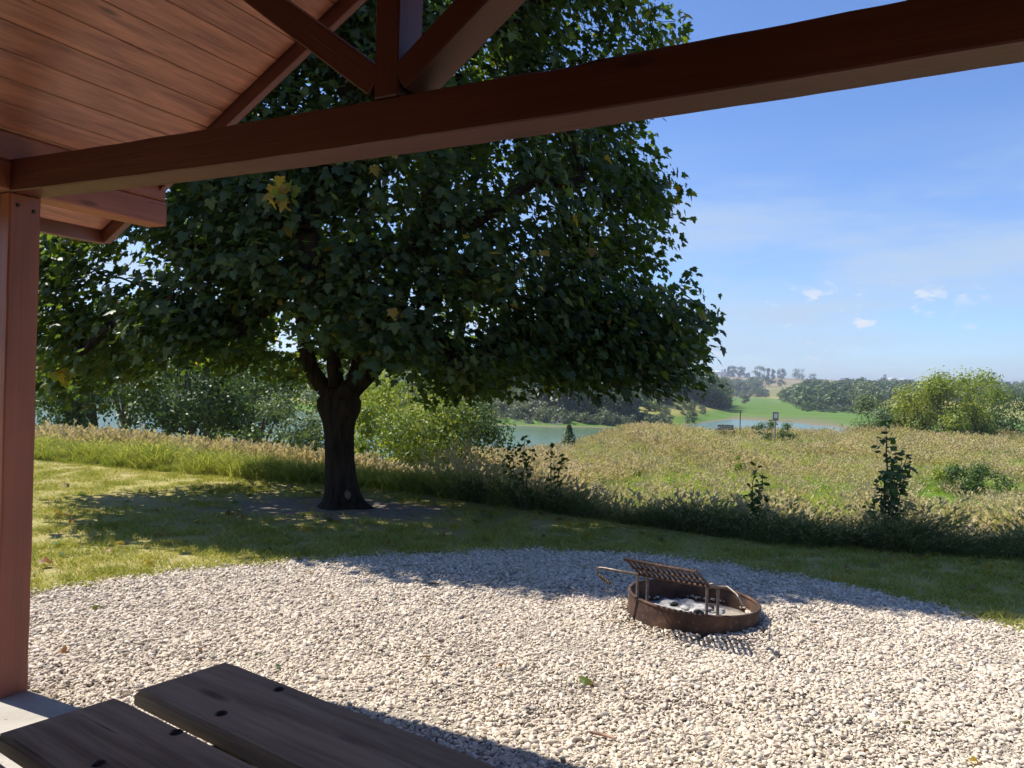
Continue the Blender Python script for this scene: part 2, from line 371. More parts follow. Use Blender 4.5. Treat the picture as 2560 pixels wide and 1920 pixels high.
prof = {                                             # bearing (photo column) -> distance, height
    -900: [(85, -9), (195, -8), (207, -6.2), (260, -1), (500, 8), (1500, 24), (6000, 20)],
    600: [(85, -9), (185, -8), (197, -6.2), (240, -2), (500, 6), (1500, 24), (6000, 20)],
    850: [(85, -9), (160, -8), (171, -6.2), (200, -2), (300, 2), (1000, 16), (1500, 24), (6000, 20)],
    1000: [(85, -9), (142, -8), (149.5, -6.3), (160, -4), (172, -1.2), (190, -.4), (300, 2), (1000, 16), (1500, 25), (6000, 20)],
    1080: [(85, -9), (141, -8), (148.5, -6.3), (156, -4.6), (170, -1.2), (178, -.4), (230, -.2), (400, 5), (1500, 25), (6000, 20)],
    1200: [(85, -9), (140, -8), (148, -6.3), (160, -5.0), (185, -1), (240, 1.5), (400, 6), (1500, 25), (6000, 20)],
    1370: [(85, -9), (143, -8), (151, -6.3), (170, -5.3), (205, -2.6), (300, 2), (500, 7), (1500, 26), (6000, 20)],
    1450: [(85, -9), (150, -8), (160, -6.4), (180, -5), (215, -2.2), (300, 0), (420, 2), (900, 12), (1500, 28), (6000, 20)],
    1530: [(85, -9), (165, -7.5), (190, -6.4), (215, -5.8), (240, -4.8), (262, -4.6), (330, -2), (420, 1.5), (800, 8), (1500, 28), (6000, 20)],
    1580: [(85, -9), (190, -7), (210, -6.45), (300, -6.2), (690, -6.0), (800, -2), (1000, 6), (1250, 18), (1500, 27.5), (1700, 28), (6000, 10)],
    1680: [(85, -9), (186, -7), (200, -6.46), (300, -6.2), (600, -6.0), (720, -4), (1000, 8), (1250, 19), (1500, 27.5), (1700, 28), (6000, 10)],
    1760: [(85, -9), (172, -7), (186, -6.47), (300, -6.25), (440, -6.0), (560, 0), (800, 6), (1100, 13), (1500, 26.5), (1700, 27), (6000, 10)],
    1850: [(85, -9), (140, -7), (155, -6.4), (330, -6.2), (380, -5.4), (600, 2), (900, 8), (1500, 25), (1750, 29), (6000, 10)],
    2000: [(85, -9), (120, -7), (140, -6.3), (300, -5.6), (600, 1), (1000, 10), (1700, 27.5), (6000, 10)],
    2212: [(85, -9), (110, -7), (130, -6), (300, -4.5), (600, 2), (1000, 12), (1800, 29.5), (6000, 12)],
    3400: [(85, -9), (150, -7), (190, -6), (300, -4), (600, 3), (1000, 12), (1800, 29), (6000, 20)]}
pk = sorted(prof)
def far_z(X, Y):
    # bearing is only a way to index measured profiles; all points are ordinary world positions
    Yc = np.maximum(Y, 1e-3); col = np.clip(1106+1662*X/Yc, pk[0], pk[-1]); D = Y
    zs = np.stack([np.interp(D, [a for a, _ in prof[k]], [b for _, b in prof[k]]) for k in pk])
    i = np.clip(np.searchsorted(pk, col)-1, 0, len(pk)-2); pa = np.array(pk, float)
    t = (col-pa[i])/(pa[i+1]-pa[i]); idx = np.arange(X.size)
    zf = zs.reshape(len(pk), -1)
    z = zf[i.ravel(), idx]*(1-t.ravel())+zf[i.ravel()+1, idx]*t.ravel()
    return np.where(Y.ravel() > 60, z, -9).reshape(X.shape)
def ground_z(X, Y):
    X = np.asarray(X, float); Y = np.asarray(Y, float)
    d = sdist(lawn_pts, X, Y); c = sdist(crest_pts, X, Y)
    z = LAWN_Z-.035-np.interp(X, [-9, -3, 0], [.42, .70, 1.6])*sst(d/3.6)-1.22*np.clip((d-3)/52, 0, 1.4)**.62
    z = z+.10*np.sin(X*.31+1)*np.sin(Y*.23)*sst((d-3)/8)
    z = z+.50*np.exp(-((X-10.5)/6)**2-((Y-55)/13)**2)+.35*np.exp(-((X-42)/17)**2-((Y-68)/14)**2)
    z = np.where(c > 0, z-.15*c-.25*sst(c/4), z); z = np.maximum(z, -9.)
    return np.maximum(z, far_z(X, Y))

ang = np.concatenate([np.arange(-42, 42, .35), np.arange(42, 318, 4.)])
rad = np.concatenate([np.arange(0.5, 30, .8), np.geomspace(30, 3300, 140)])
A, Rr = np.meshgrid(np.radians(ang), rad); X = Rr*np.sin(A); Y = Rr*np.cos(A)
Z = ground_z(X, Y); nR, nA = X.shape
vv = np.stack([X, Y, Z], -1).reshape(-1, 3); vv = np.vstack([vv, [[0, 0, float(ground_z(np.array([0.]), np.array([0.]))[0])]]])
i = np.arange(nR-1)[:, None]*nA; j = np.arange(nA)[None]; k = (j+1) % nA
F = np.stack([i+j, i+k, i+nA+k, i+nA+j], -1).reshape(-1, 4)
cen = np.stack([np.arange(nA), np.full(nA, nR*nA), (np.arange(nA)+1) % nA], -1)
g = mobj('ground', mesh_np('ground', vv, [F[:, ::-1].copy(), cen], M_ground, smooth=True)); tag(g, 'rolling meadow, marsh and farm fields to the horizon', kind='structure')
wv = np.array([[-1500, 60, WATER], [1500, 60, WATER], [1500, 420, WATER], [-1500, 420, WATER]], float)
tag(mobj('lake', mesh_np('lake', wv, np.array([[0, 1, 2, 3]]), M_water)), 'green lake beyond the meadow', kind='structure')

# lawn sheet, gravel bed, slab
Oc = np.array([-2.179, 3.528]); TH = R(27)
U = np.array([math.cos(TH), -math.sin(TH)]); Vd = np.array([math.sin(TH), math.cos(TH)])
def bw(u, v_, z): p = Oc+u*U+v_*Vd; return Vector((p[0], p[1], z))        # shelter axes to world
lx = np.concatenate([np.linspace(-40, -9, 14), np.linspace(-8.5, 9, 60), np.linspace(10, 45, 14)])
top = np.interp(lx, [p[0] for p in lawn_pts], [p[1] for p in lawn_pts])
top = top+.16*np.array([mnoise.noise((x*1.3, 3, 0)) for x in lx])
rows = np.linspace(0, 1, 24); LX = np.repeat(lx[None], 24, 0); LY = -18+(top[None]+18)*rows[:, None]**.8
LZ = LAWN_Z+.012*np.sin(LX*.9)*np.cos(LY*.7)*(LY > 7)
nl = len(lx); i = np.arange(23)[:, None]*nl; j = np.arange(nl-1)[None]
tag(mobj('lawn', mesh_np('lawn', np.stack([LX, LY, LZ], -1).reshape(-1, 3), np.stack([i+j, i+j+1, i+nl+j+1, i+nl+j], -1).reshape(-1, 4), M_lawn, smooth=True)), 'mown lawn round the shelter', kind='structure')
gb_px = [(-330, 1370), (65, 1285), (250, 1250), (450, 1228), (650, 1212), (850, 1200), (1000, 1192), (1150, 1190), (1350, 1198), (1500, 1210), (1650, 1232), (1800, 1262), (1900, 1285), (2050, 1320), (2212, 1357), (2600, 1480)]
gb = np.array([onz(x, y, LAWN_Z)[:2] for x, y in gb_px])
gb_x = np.linspace(gb[0, 0], gb[-1, 0], 160); gb_y = np.interp(gb_x, gb[:, 0], gb[:, 1])
gb_y = np.convolve(np.pad(gb_y, 6, 'edge'), np.ones(13)/13, 'valid')
gb_y += .09*np.array([mnoise.noise((x*5, 1, 7)) for x in gb_x])+.03*np.array([mnoise.noise((x*17, 1, 7)) for x in gb_x])
bed = [(x, y, LAWN_Z+.006) for x, y in zip(gb_x, gb_y)]
bed += [tuple(bw(6.5, .0, LAWN_Z+.006)), tuple(bw(-1.9, .0, LAWN_Z+.006))]
bm = bmesh.new(); f = bm.faces.new([bm.verts.new(p) for p in bed]); bmesh.ops.triangulate(bm, faces=[f]); bmesh.ops.recalc_face_normals(bm, faces=bm.faces)
if bm.faces[:][0].normal.z < 0: bmesh.ops.reverse_faces(bm, faces=bm.faces)
tag(mobj('gravel_bed', bm_mesh('gravel_bed', bm, M_bed)), 'fine grit under the pale gravel', kind='structure')
bm = bmesh.new(); bmesh.ops.create_cube(bm, size=1); bmesh.ops.scale(bm, vec=(5.6, 6.4, .2), verts=bm.verts)
bmesh.ops.bevel(bm, geom=bm.edges[:], offset=.008, segments=2, affect='EDGES')
tag(mobj('concrete_slab', bm_mesh('concrete_slab', bm, M_conc), None, frame(bw(2.06, -3.2, -.1), (*U, 0), (0, 0, 1))), 'broom finished concrete floor of the shelter', kind='structure')

# ------------------------------------------------------------------ picnic shelter
SH = empty('picnic_shelter', bw(2.03, -2.9, 0), -TH, 'brown timber shelter with gable roof sheltering the wooden table', 'shelter')
u3, v3, z3 = Vector((*U, 0)), Vector((*Vd, 0)), Vector((0, 0, 1))
PW = .14; UR = 2.03; SLOPE = math.atan(.577); EAVE_U = -.47; V0, V1 = .66, -6.4
def ceil_z(u): return 2.52+.577*(u if u < UR else 2*UR-u)
def bar(name, parent, p, q, w, d, mat, up=(0, 0, 1), bev=.006, cuts=0, wob=0.):
    p, q = Vector(p), Vector(q)
    return mobj(name, box_mesh(name, ((q-p).length, w, d), mat, bev, 1, cuts, wob), parent, frame((p+q)/2, q-p, up))
for (pu, pv) in ((-.07, -.07), (4.13, -.07)):
    o = bar('post', SH, bw(pu, pv, -.005), bw(pu, pv, 2.255), PW, PW, M_postp_lit, u3, .007, 26, .0035)
    if (pu, pv) == (-.07, -.07):
        for dv, z in ((-.035, 2.20), (.035, 2.185)):
            bm = bmesh.new(); bmesh.ops.create_uvsphere(bm, u_segments=8, v_segments=5, radius=.009)
            mobj('nail', bm_mesh('nail', bm, M_bolt), SH, Matrix.Translation(bw(.001, pv+dv, z)))
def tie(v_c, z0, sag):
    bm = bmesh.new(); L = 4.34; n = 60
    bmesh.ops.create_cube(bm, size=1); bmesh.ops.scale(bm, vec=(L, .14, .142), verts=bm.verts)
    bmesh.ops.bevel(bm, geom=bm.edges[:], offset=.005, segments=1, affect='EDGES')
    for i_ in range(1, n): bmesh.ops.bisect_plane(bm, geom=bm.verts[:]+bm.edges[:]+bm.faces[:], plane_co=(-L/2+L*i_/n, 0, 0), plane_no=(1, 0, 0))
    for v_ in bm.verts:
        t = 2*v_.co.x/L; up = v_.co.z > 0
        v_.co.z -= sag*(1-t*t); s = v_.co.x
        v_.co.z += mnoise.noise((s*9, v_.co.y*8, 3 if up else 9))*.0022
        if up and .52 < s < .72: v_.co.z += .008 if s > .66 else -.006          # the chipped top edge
    return mobj('tie_beam', bm_mesh('tie_beam', bm, M_beam_shaded), SH, frame(bw(2.03, v_c, z0+.071), u3, z3))
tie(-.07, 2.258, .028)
for pu in (-.07, 4.13):
    bar('plate_beam', SH, bw(pu, .675, 2.3225), bw(pu, V1+.05, 2.3225), .139, .129, M_postp_lit, z3, .007, 30, .003)
    bar('plate_beam', SH, bw(pu-.002, .668, 2.452), bw(pu-.002, V1+.06, 2.452), .142, .128, M_postp_lit, z3, .009, 30, .003)
for pv in (-.07,):
    bar('king_post', SH, bw(UR-.001, pv, 2.375), bw(UR-.001, pv, ceil_z(UR)-.16), .136, .094, M_beam_shaded, u3, .005, 12, .002)
    for s in (-1, 1):
        a = bw(UR+s*.045, pv, 2.43); L = 1.42
        e = a+(u3*s*math.cos(R(36.6))+z3*math.sin(R(36.6)))*L
        hit = e
        bar('strut', SH, a, e, .136, .093, M_beam_shaded, z3, .005, 12, .002)
bar('ridge_beam', SH, bw(UR, .60, ceil_z(UR)-.11), bw(UR, V1+.05, ceil_z(UR)-.11), .09, .18, M_beam_shaded, z3, .006)
ROOF = bpy.data.objects.new('roof', None); put(ROOF, SH, WM[SH.name].copy())
BW_ = .134; slope_len = (UR-EAVE_U)/math.cos(SLOPE); nrow = int(slope_len/BW_)+1
rb = random.Random(3)
board_cache = {}
def board(L):
    key = round(L, 2)
    if key not in board_cache:
        bm = bmesh.new(); bmesh.ops.create_cube(bm, size=1); bmesh.ops.scale(bm, vec=(key-.004, BW_-.0025, .02), verts=bm.verts)
        ed = [e for e in bm.edges if all(v_.co.z < 0 for v_ in e.verts)]
        bmesh.ops.bevel(bm, geom=ed, offset=.004, segments=1, affect='EDGES'); board_cache[key] = bm_mesh('board', bm, M_board)
    return board_cache[key]
for side in (1, -1):
    for r_ in range(nrow):
        s0 = r_*BW_; sw = BW_
        if s0+BW_ > slope_len+.02: continue
        uu = EAVE_U+.006+(s0+BW_/2)*math.cos(SLOPE)
        zc = ceil_z(uu)+.010/math.cos(SLOPE)
        if side < 0: uu = 2*UR-uu
        v_a = V0-.04; first = rb.choice((1.1, 1.5, 1.9, 2.3, 2.7, 3.1))
        while v_a > V1+.05:
            L = first if first else rb.choice((2.4, 3.0, 3.6)); first = None
            v_b = max(V1+.04, v_a-L)
            if v_a-v_b > .1:
                n3 = (-u3*side*math.sin(SLOPE)+z3*math.cos(SLOPE))
                mobj('board', board(v_a-v_b), ROOF, frame(bw(uu, (v_a+v_b)/2, zc), v3, n3))
            v_a = v_b
    # deck and roofing above the boards
    e0, e1 = EAVE_U-.03, UR
    def su(q): return q if side > 0 else 2*UR-q
    a = bw(su(e0), V0+.02, ceil_z(e0)+.045+.01); b_ = bw(su(e1), V0+.02, ceil_z(e1)+.055)
    n3 = (-u3*side*math.sin(SLOPE)+z3*math.cos(SLOPE)); mid_ = bw(su((e0+e1)/2), (V0+V1)/2, ceil_z((e0+e1)/2)+.052)
    mobj('roof_deck', box_mesh('roof_deck', ((e1-e0)/math.cos(SLOPE), V0-V1+.04, .04), M_roofing, .004), ROOF, frame(mid_, u3*side*math.cos(SLOPE)+z3*math.sin(SLOPE), n3))
    # fascia boards
    for vv_ in (V0-.02, V1+.02):
        p = bw(su(EAVE_U-.004), vv_, ceil_z(EAVE_U)-.01); q = bw(su(UR+.004*0), vv_, ceil_z(UR)-.01)
        bar('rake_fascia', ROOF, p, q, .038, .13, M_trim, n3, .004)
    p = bw(su(EAVE_U-.02), V0-.001, ceil_z(EAVE_U)+.0); q = bw(su(EAVE_U-.02), V1+.001, ceil_z(EAVE_U)+.0)
    bar('eave_fascia', ROOF, p, q, .038, .125, M_trim, z3, .004)

# unseen cabin end behind the porch, added to darken the beam faces
bm = bmesh.new(); cv = [(-.1, -.1), (4.16, -.1), (4.16, ceil_z(4.16)-.01), (UR, ceil_z(UR)-.01), (-.1, ceil_z(-.1)-.01)]
fr = [bm.verts.new(bw(a_, -2.85, b_)) for a_, b_ in cv]; bk = [bm.verts.new(bw(a_, -6.2, b_)) for a_, b_ in cv]
bm.faces.new(fr); bm.faces.new(bk[::-1])
for k in range(5): bm.faces.new((fr[k], bk[k], bk[(k+1) % 5], fr[(k+1) % 5]))
M_added_wall = wood('added_wall_dark', (.03, .014, .01), (.055, .026, .018), (1, 14, 14), .3)  # kept very dark so the added wall throws little light back
bmesh.ops.recalc_face_normals(bm, faces=bm.faces); mobj('added_cabin_wall', bm_mesh('added_cabin_wall', bm, M_added_wall), SH)
for k in range(17):
    zc = .09+.15*k; bar('added_siding', SH, bw(-.1, -2.838, zc), bw(4.16, -2.838, zc), .02, .142, M_added_wall, z3, .005)

# ------------------------------------------------------------------ picnic table
TD = Vector((.813, -.582, 0)); TN = Vector((-.582, -.813, 0)); TP = Vector((-.69, 1.902, 0))
def tw(d, n, z): p = TP+TD*d+TN*n; return Vector((p.x, p.y, z))
TB = empty('picnic_table', tw(1.2, .4, 0), math.atan2(TD.y, TD.x), 'weathered grey wooden picnic table with bolted planks in the near corner', 'table')
TL = 2.44; TZ = .76
for i_ in range(3):
    n0 = i_*.272
    bm = bmesh.new(); bmesh.ops.create_cube(bm, size=1); bmesh.ops.scale(bm, vec=(TL, .234, .04), verts=bm.verts)
    lng = [e for e in bm.edges if abs(e.verts[0].co.x-e.verts[1].co.x) > 1]
    bmesh.ops.bevel(bm, geom=bm.edges[:], offset=.0075, segments=3, affect='EDGES')
    for c_ in range(1, 40): bmesh.ops.bisect_plane(bm, geom=bm.verts[:]+bm.edges[:]+bm.faces[:], plane_co=(-TL/2+TL*c_/40, 0, 0), plane_no=(1, 0, 0))
    for v_ in bm.verts:
        nn = mnoise.noise_vector((v_.co.x*4+i_*9, v_.co.y*12, v_.co.z*10)); v_.co += Vector((nn.x*.002, nn.y*.003, nn.z*.002))
        if v_.co.x < -TL/2+.03 and v_.co.z > 0: v_.co.z -= .004*(1-(v_.co.x+TL/2)/.03)
    mobj('plank', bm_mesh('plank', bm, M_table), TB, frame(tw(TL/2+.002*i_, n0+.117, TZ-.02), TD, z3))
bolt_px = [(697, 1724), (553, 1784), (440, 1831), (246, 1909)]
bm = bmesh.new(); bmesh.ops.create_uvsphere(bm, u_segments=14, v_segments=8, radius=.0135)
for v_ in bm.verts: v_.co.z *= .42
bolt_me = bm_mesh('bolt', bm, M_bolt, True)
for (bx_, by_) in bolt_px:
    p = onz(bx_/SC, by_/SC, TZ); mobj('bolt', bolt_me, TB, Matrix.Translation(Vector((p[0], p[1], TZ-.001))))
for dd in (.31, TL-.31):
    for k in range(6 if dd > 1 else 2):
        n0 = (.06, .18, .33, .45, .6, .72)[k if dd > 1 else k+4]
        mobj('bolt', bolt_me, TB, Matrix.Translation(tw(dd, n0, TZ-.001)))
    bar('cross_brace', TB, tw(dd, .01, TZ-.085), tw(dd, .77, TZ-.085), .04, .088, M_table)
    bar('leg', TB, tw(dd+.045, .2, TZ-.045), tw(dd+.045, -.02, .002), .04, .10, M_table, TD, .005)
    bar('leg', TB, tw(dd+.045, .58, TZ-.045), tw(dd+.045, .80, .002), .04, .10, M_table, TD, .005)

# ------------------------------------------------------------------ scatter
def scatter_group(coll):
    ng = bpy.data.node_groups.new('scatter', 'GeometryNodeTree')
    ng.interface.new_socket('Geometry', in_out='INPUT', socket_type='NodeSocketGeometry'); ng.interface.new_socket('Geometry', in_out='OUTPUT', socket_type='NodeSocketGeometry')
    N = ng.nodes; gi = N.new('NodeGroupInput'); go = N.new('NodeGroupOutput')
    ci = N.new('GeometryNodeCollectionInfo'); ci.inputs['Collection'].default_value = coll; ci.inputs['Separate Children'].default_value = True; ci.inputs['Reset Children'].default_value = True
    ip = N.new('GeometryNodeInstanceOnPoints'); ip.inputs['Pick Instance'].default_value = True
    def na(n_, t):
        q = N.new('GeometryNodeInputNamedAttribute'); q.data_type = t; q.inputs['Name'].default_value = n_; return q.outputs['Attribute']
    e2r = N.new('FunctionNodeEulerToRotation')
    L = ng.links.new
    L(gi.outputs[0], ip.inputs['Points']); L(ci.outputs[0], ip.inputs['Instance']); L(na('idx', 'INT'), ip.inputs['Instance Index'])
    L(na('rot', 'FLOAT_VECTOR'), e2r.inputs[0]); L(e2r.outputs[0], ip.inputs['Rotation']); L(na('scl', 'FLOAT_VECTOR'), ip.inputs['Scale']); L(ip.outputs[0], go.inputs[0])
    return ng
def scatter(name, P, rot, scl, idx, variants, label):
    coll = bpy.data.collections.new(name+'_palette')
    for i_, me in enumerate(variants):
        o = bpy.data.objects.new('%s_piece_%03d' % (name, i_), me); coll.objects.link(o)
    me = bpy.data.meshes.new(name); me.vertices.add(len(P)); me.vertices.foreach_set('co', np.ascontiguousarray(P, np.float32).ravel())
    for n_, a in (('rot', rot), ('scl', scl)):
        at = me.attributes.new(n_, 'FLOAT_VECTOR', 'POINT'); at.data.foreach_set('vector', np.ascontiguousarray(a, np.float32).ravel())
    at = me.attributes.new('idx', 'INT', 'POINT'); at.data.foreach_set('value', np.ascontiguousarray(idx, np.int32))
    o = mobj(name, me); md = o.modifiers.new('scatter', 'NODES'); md.node_group = scatter_group(coll)
    tag(o, label, kind='stuff'); return o
def inside_gravel(X, Y, m=0.):
    v_ = (X-Oc[0])*Vd[0]+(Y-Oc[1])*Vd[1]
    return (v_ > .012) & (Y < np.interp(X, gb_x, gb_y)-m) & (X > gb_x[0]) & (X < gb_x[-1])

# pale gravel: little patches of separate stones
def one_stone(k):
    bm = bmesh.new(); bmesh.ops.create_icosphere(bm, subdivisions=2, radius=1)
    sx_, sy_, sz_ = 1, random.uniform(.55, .9), random.uniform(.35, .62)
    cuts_ = [(Vector((random.gauss(0, 1), random.gauss(0, 1), random.gauss(0, 1))).normalized(), random.uniform(.58, .88)) for _ in range(8)]
    for v_ in bm.verts:
        p = v_.co.copy()
        for n_, d_ in cuts_:
            e = p.dot(n_)-d_
            if e > 0: p -= n_*e
        p *= 1+.12*mnoise.noise(p*1.7+Vector((k*5, 0, 0))); v_.co = Vector((p.x*sx_, p.y*sy_, p.z*sz_))
    bmesh.ops.dissolve_limit(bm, angle_limit=R(9), verts=bm.verts, edges=bm.edges); bmesh.ops.triangulate(bm, faces=bm.faces)
    V = np.array([v_.co[:] for v_ in bm.verts]); F = np.array([[v_.index for v_ in f_.verts] for f_ in bm.faces]); bm.free(); return V, F
base_st = [one_stone(k) for k in range(16)]
def stone_patch(n, rad, mean):
    Vs, Fs, Ts = [], [], []; off = 0
    for q in range(n):
        V, F = base_st[rng.integers(0, 16)]; s_ = float(np.clip(rng.lognormal(math.log(mean), .38), .0045, .024)); r_ = rad*math.sqrt(rng.random()); a = rng.uniform(0, 6.28)
        M = (Matrix.Rotation(rng.uniform(0, 6.28), 3, 'Z') @ Matrix.Rotation(rng.normal(0, .35), 3, 'X') @ Matrix.Rotation(rng.normal(0, .35), 3, 'Y'))
        V = (V*np.array([s_*rng.uniform(.95, 1.35), s_, s_])) @ np.array(M).T+np.array([r_*math.cos(a), r_*math.sin(a), s_*rng.uniform(.05, .7)])
        Vs.append(V); Fs.append(F+off); Ts.append(np.full(len(V), rng.random())); off += len(V)
    return mesh_np('stone_patch', np.concatenate(Vs), np.concatenate(Fs), M_stone, {'tint': np.concatenate(Ts)})
stones = [stone_patch(32, .085, .0079) for _ in range(10)] + [stone_patch(26, .085, .006) for _ in range(3)] + [stone_patch(1, .0, .010) for _ in range(6)]
N = 16500
gx = rng.uniform(gb_x[0], gb_x[-1], N); gy = rng.uniform(.9, 7.4, N)
nz = np.array([mnoise.noise((x*1.1, y*1.1, 2)) for x, y in zip(gx, gy)]); nz2 = np.array([mnoise.noise((x*2.3, y*2.3, 12)) for x, y in zip(gx, gy)])
edge = np.interp(gx, gb_x, gb_y)-gy
keep = inside_gravel(gx, gy, .05) & (rng.random(N) < np.clip(.97-.8*np.clip(nz-.28, 0, 1), 0, 1)) & ((np.hypot(gx-1.222, gy-5.105) > .46)) & ((gx < 4.8) | (rng.random(N) < .4)) & (gy > 1.2) & ((gx-Oc[0])*Vd[0]+(gy-Oc[1])*Vd[1] > .085)
gx, gy, nz2 = gx[keep], gy[keep], nz2[keep]; n = len(gx)
ix = np.where(rng.random(n) < np.clip(.18+nz2*.9, .03, .8), rng.integers(10, 13, n), rng.integers(0, 10, n))
stray_x = rng.uniform(gb_x[0], gb_x[-1], 2600); stray_y = np.interp(stray_x, gb_x, gb_y)+rng.normal(0, .075, 2600)+.02
ed_u = rng.uniform(-1.5, 6, 900); ed_p = Oc+ed_u[:, None]*U+(.015+rng.random(900)*.09)[:, None]*Vd
th_ = rng.uniform(0, 6.28, 260); rg = np.stack([1.222+.45*np.cos(th_)*rng.uniform(.97, 1.1, 260), 5.105+.45*np.sin(th_)*rng.uniform(.97, 1.1, 260)], -1)
sx_ = np.concatenate([stray_x, ed_p[:, 0], rg[:, 0]]); sy_ = np.concatenate([stray_y, ed_p[:, 1], rg[:, 1]])
gx = np.concatenate([gx, sx_]); gy = np.concatenate([gy, sy_]); ix = np.concatenate([ix, rng.integers(13, 19, len(sx_))]); n = len(gx)
mound = .022*np.array([mnoise.noise((x*.9, y*.9, 31)) for x, y in zip(gx, gy)])
zz = LAWN_Z+.006+np.clip(mound, -.001, 1)+.024*np.exp(-((np.hypot(gx-1.232, gy-5.105)-.44)/.08)**2)
sc_ = rng.uniform(.9, 1.15, n)
scatter('gravel', np.stack([gx, gy, zz], -1), np.stack([np.zeros(n), np.zeros(n), rng.uniform(0, 6.28, n)], -1), np.stack([sc_, sc_, sc_], -1), ix, stones, 'pale crushed limestone gravel round the fire ring')

# ------------------------------------------------------------------ grass
def leaf_cards(P, size, nrm, tip, tint, shape='rhomb', fold=.18):
    """P (n,3) leaf bases; nrm, tip (n,3); returns verts, faces, tints"""
    n = len(P); nrm = nrm/(np.linalg.norm(nrm, axis=1, keepdims=True)+1e-9); tip = tip-nrm*np.sum(tip*nrm, 1, keepdims=True); tip /= np.linalg.norm(tip, axis=1, keepdims=True)+1e-9
    sd_ = np.cross(tip, nrm)
    if shape == 'maple':
        half = [(.0, .0), (.25, -.08), (.50, .06), (.37, .20), (.57, .45), (.27, .47), (.21, .72)]
        pts = half+[(0, 1.0)]+[(-x, y) for x, y in half[:0:-1]]
        S = np.array([(0, .38)]+pts); z = -fold*np.abs(S[:, 0])-.10*S[:, 1]**2; z[0] += .03
        m = len(pts); Fc = np.array([(0, 1+q, 1+(q+1) % m) for q in range(m)])
    else:
        S = np.array([(0, 0), (.34, .45), (0, 1.), (-.34, .45)]); z = np.array([0, -fold*.5, -.12, -fold*.5]); Fc = np.array([(0, 1, 2), (0, 2, 3)])
    cu = rng.uniform(.4, 1.9, n)
    V = P[:, None]+size[:, None, None]*(S[None, :, 0:1]*sd_[:, None]+S[None, :, 1:2]*tip[:, None]+(z[None, :, None]*cu[:, None, None])*nrm[:, None])
    k = len(S); Fx = (np.arange(n)[:, None, None]*k+Fc[None]).reshape(-1, Fc.shape[1])
    return V.reshape(-1, 3), Fx, np.repeat(tint, k)
def unit(n):
    q = rng.normal(size=(n, 3)); return q/np.linalg.norm(q, axis=1, keepdims=True)
def blades(n, spread, h, w, lean, droop, mat, name, seg=3, heads=0, hsize=.05, shape='disc', tint=(0, .8)):
    V, F, T = [], [], []; off = 0
    for i_ in range(n):
        r_ = spread*math.sqrt(rng.random()); a = rng.uniform(0, 6.28); bx_, by_ = r_*math.cos(a), r_*math.sin(a)
        hh = h*rng.uniform(.55, 1.1); ww = w*rng.uniform(.7, 1.3); la = rng.normal(.35, 1.6); lx_, ly_ = math.cos(la), math.sin(la)
        le = abs(rng.normal(lean, lean*.5)); dr = droop*rng.uniform(.4, 1.4); px_, py_ = -ly_, lx_; tn = rng.uniform(*tint); rows_ = []
        fa = rng.uniform(0, 6.28); fx, fy = math.cos(fa), math.sin(fa)
        for s in range(seg+1):
            t = s/seg; out = hh*(le*t+dr*t*t*.8); up = hh*(t-dr*.45*t*t*t)
            c = (bx_+lx_*out, by_+ly_*out, up); wd = ww*(1-t**1.5)*.5+ww*.06
            rows_.append(((c[0]-fx*wd, c[1]-fy*wd, c[2]), (c[0]+fx*wd, c[1]+fy*wd, c[2])))
        for a_, b_ in rows_: V += [a_, b_]; T += [tn, tn]
        for s in range(seg): F.append((off+2*s, off+2*s+1, off+2*s+3, off+2*s+2))
        off += 2*(seg+1)
        if rng.random() < heads:
            t_ = np.array(rows_[-1][0]); d_ = np.array([lx_*(le+dr), ly_*(le+dr), 1.-dr*.6]); d_ /= np.linalg.norm(d_)
            for q in range(3):
                fa = rng.uniform(0, 6.28); s_ = np.array([math.cos(fa), math.sin(fa), 0])*hsize*.18
                b0 = t_+d_*hsize*(q*.28-.3); e = b0+d_*hsize*.6+s_*1.6
                V += [tuple(b0), tuple(b0+d_*hsize*.3+s_*1.7), tuple(e), tuple(b0+d_*hsize*.3-s_*.4)]; T += [1, 1, 1, 1]
                F.append((off, off+1, off+2, off+3)); off += 4
    return mesh_np(name, np.array(V), np.array(F), mat, {'tint': T})
# mown lawn
lawn_tufts = [blades(46, .11, .05, .0045, .5, .5, M_glawn, 'lawn_tuft', 2) for _ in range(6)]
N = 30000
gx = rng.uniform(-13, 12, N); gy = rng.uniform(3.2, 17, N)
dl = sdist(lawn_pts, gx, gy); nz = np.array([mnoise.noise((x*.8, y*.8, 5)) for x, y in zip(gx, gy)])
tr = np.hypot((gx+2.05)*.72, (gy-9.15)*1.5)+.6*nz
keep = (dl < .1) & (~inside_gravel(gx, gy, .03) | (~inside_gravel(gx, gy, .14) & (nz > .1) & (rng.random(N) < .5))) & (rng.random(N) < np.clip(1.1-.05*gy, .5, 1)) & (rng.random(N) < np.clip((tr-.8)/1.6, .06, 1)) & (np.abs(gx) < .8*gy+2) & ((gx-Oc[0])*Vd[0]+(gy-Oc[1])*Vd[1] > .02)
gx, gy = gx[keep], gy[keep]; n = len(gx); s_ = rng.uniform(.75, 1.25, n)*(1+.35*np.clip(.5-np.abs(np.interp(gx, gb_x, gb_y)-gy), 0, .5))
scatter('lawn_grass', np.stack([gx, gy, np.full(n, LAWN_Z)], -1), np.stack([np.zeros(n), np.zeros(n), rng.uniform(0, 6.28, n)], -1), np.stack([s_*1.15, s_*1.15, s_], -1), rng.integers(0, 6, n), lawn_tufts, 'short mown lawn grass with dry patches')
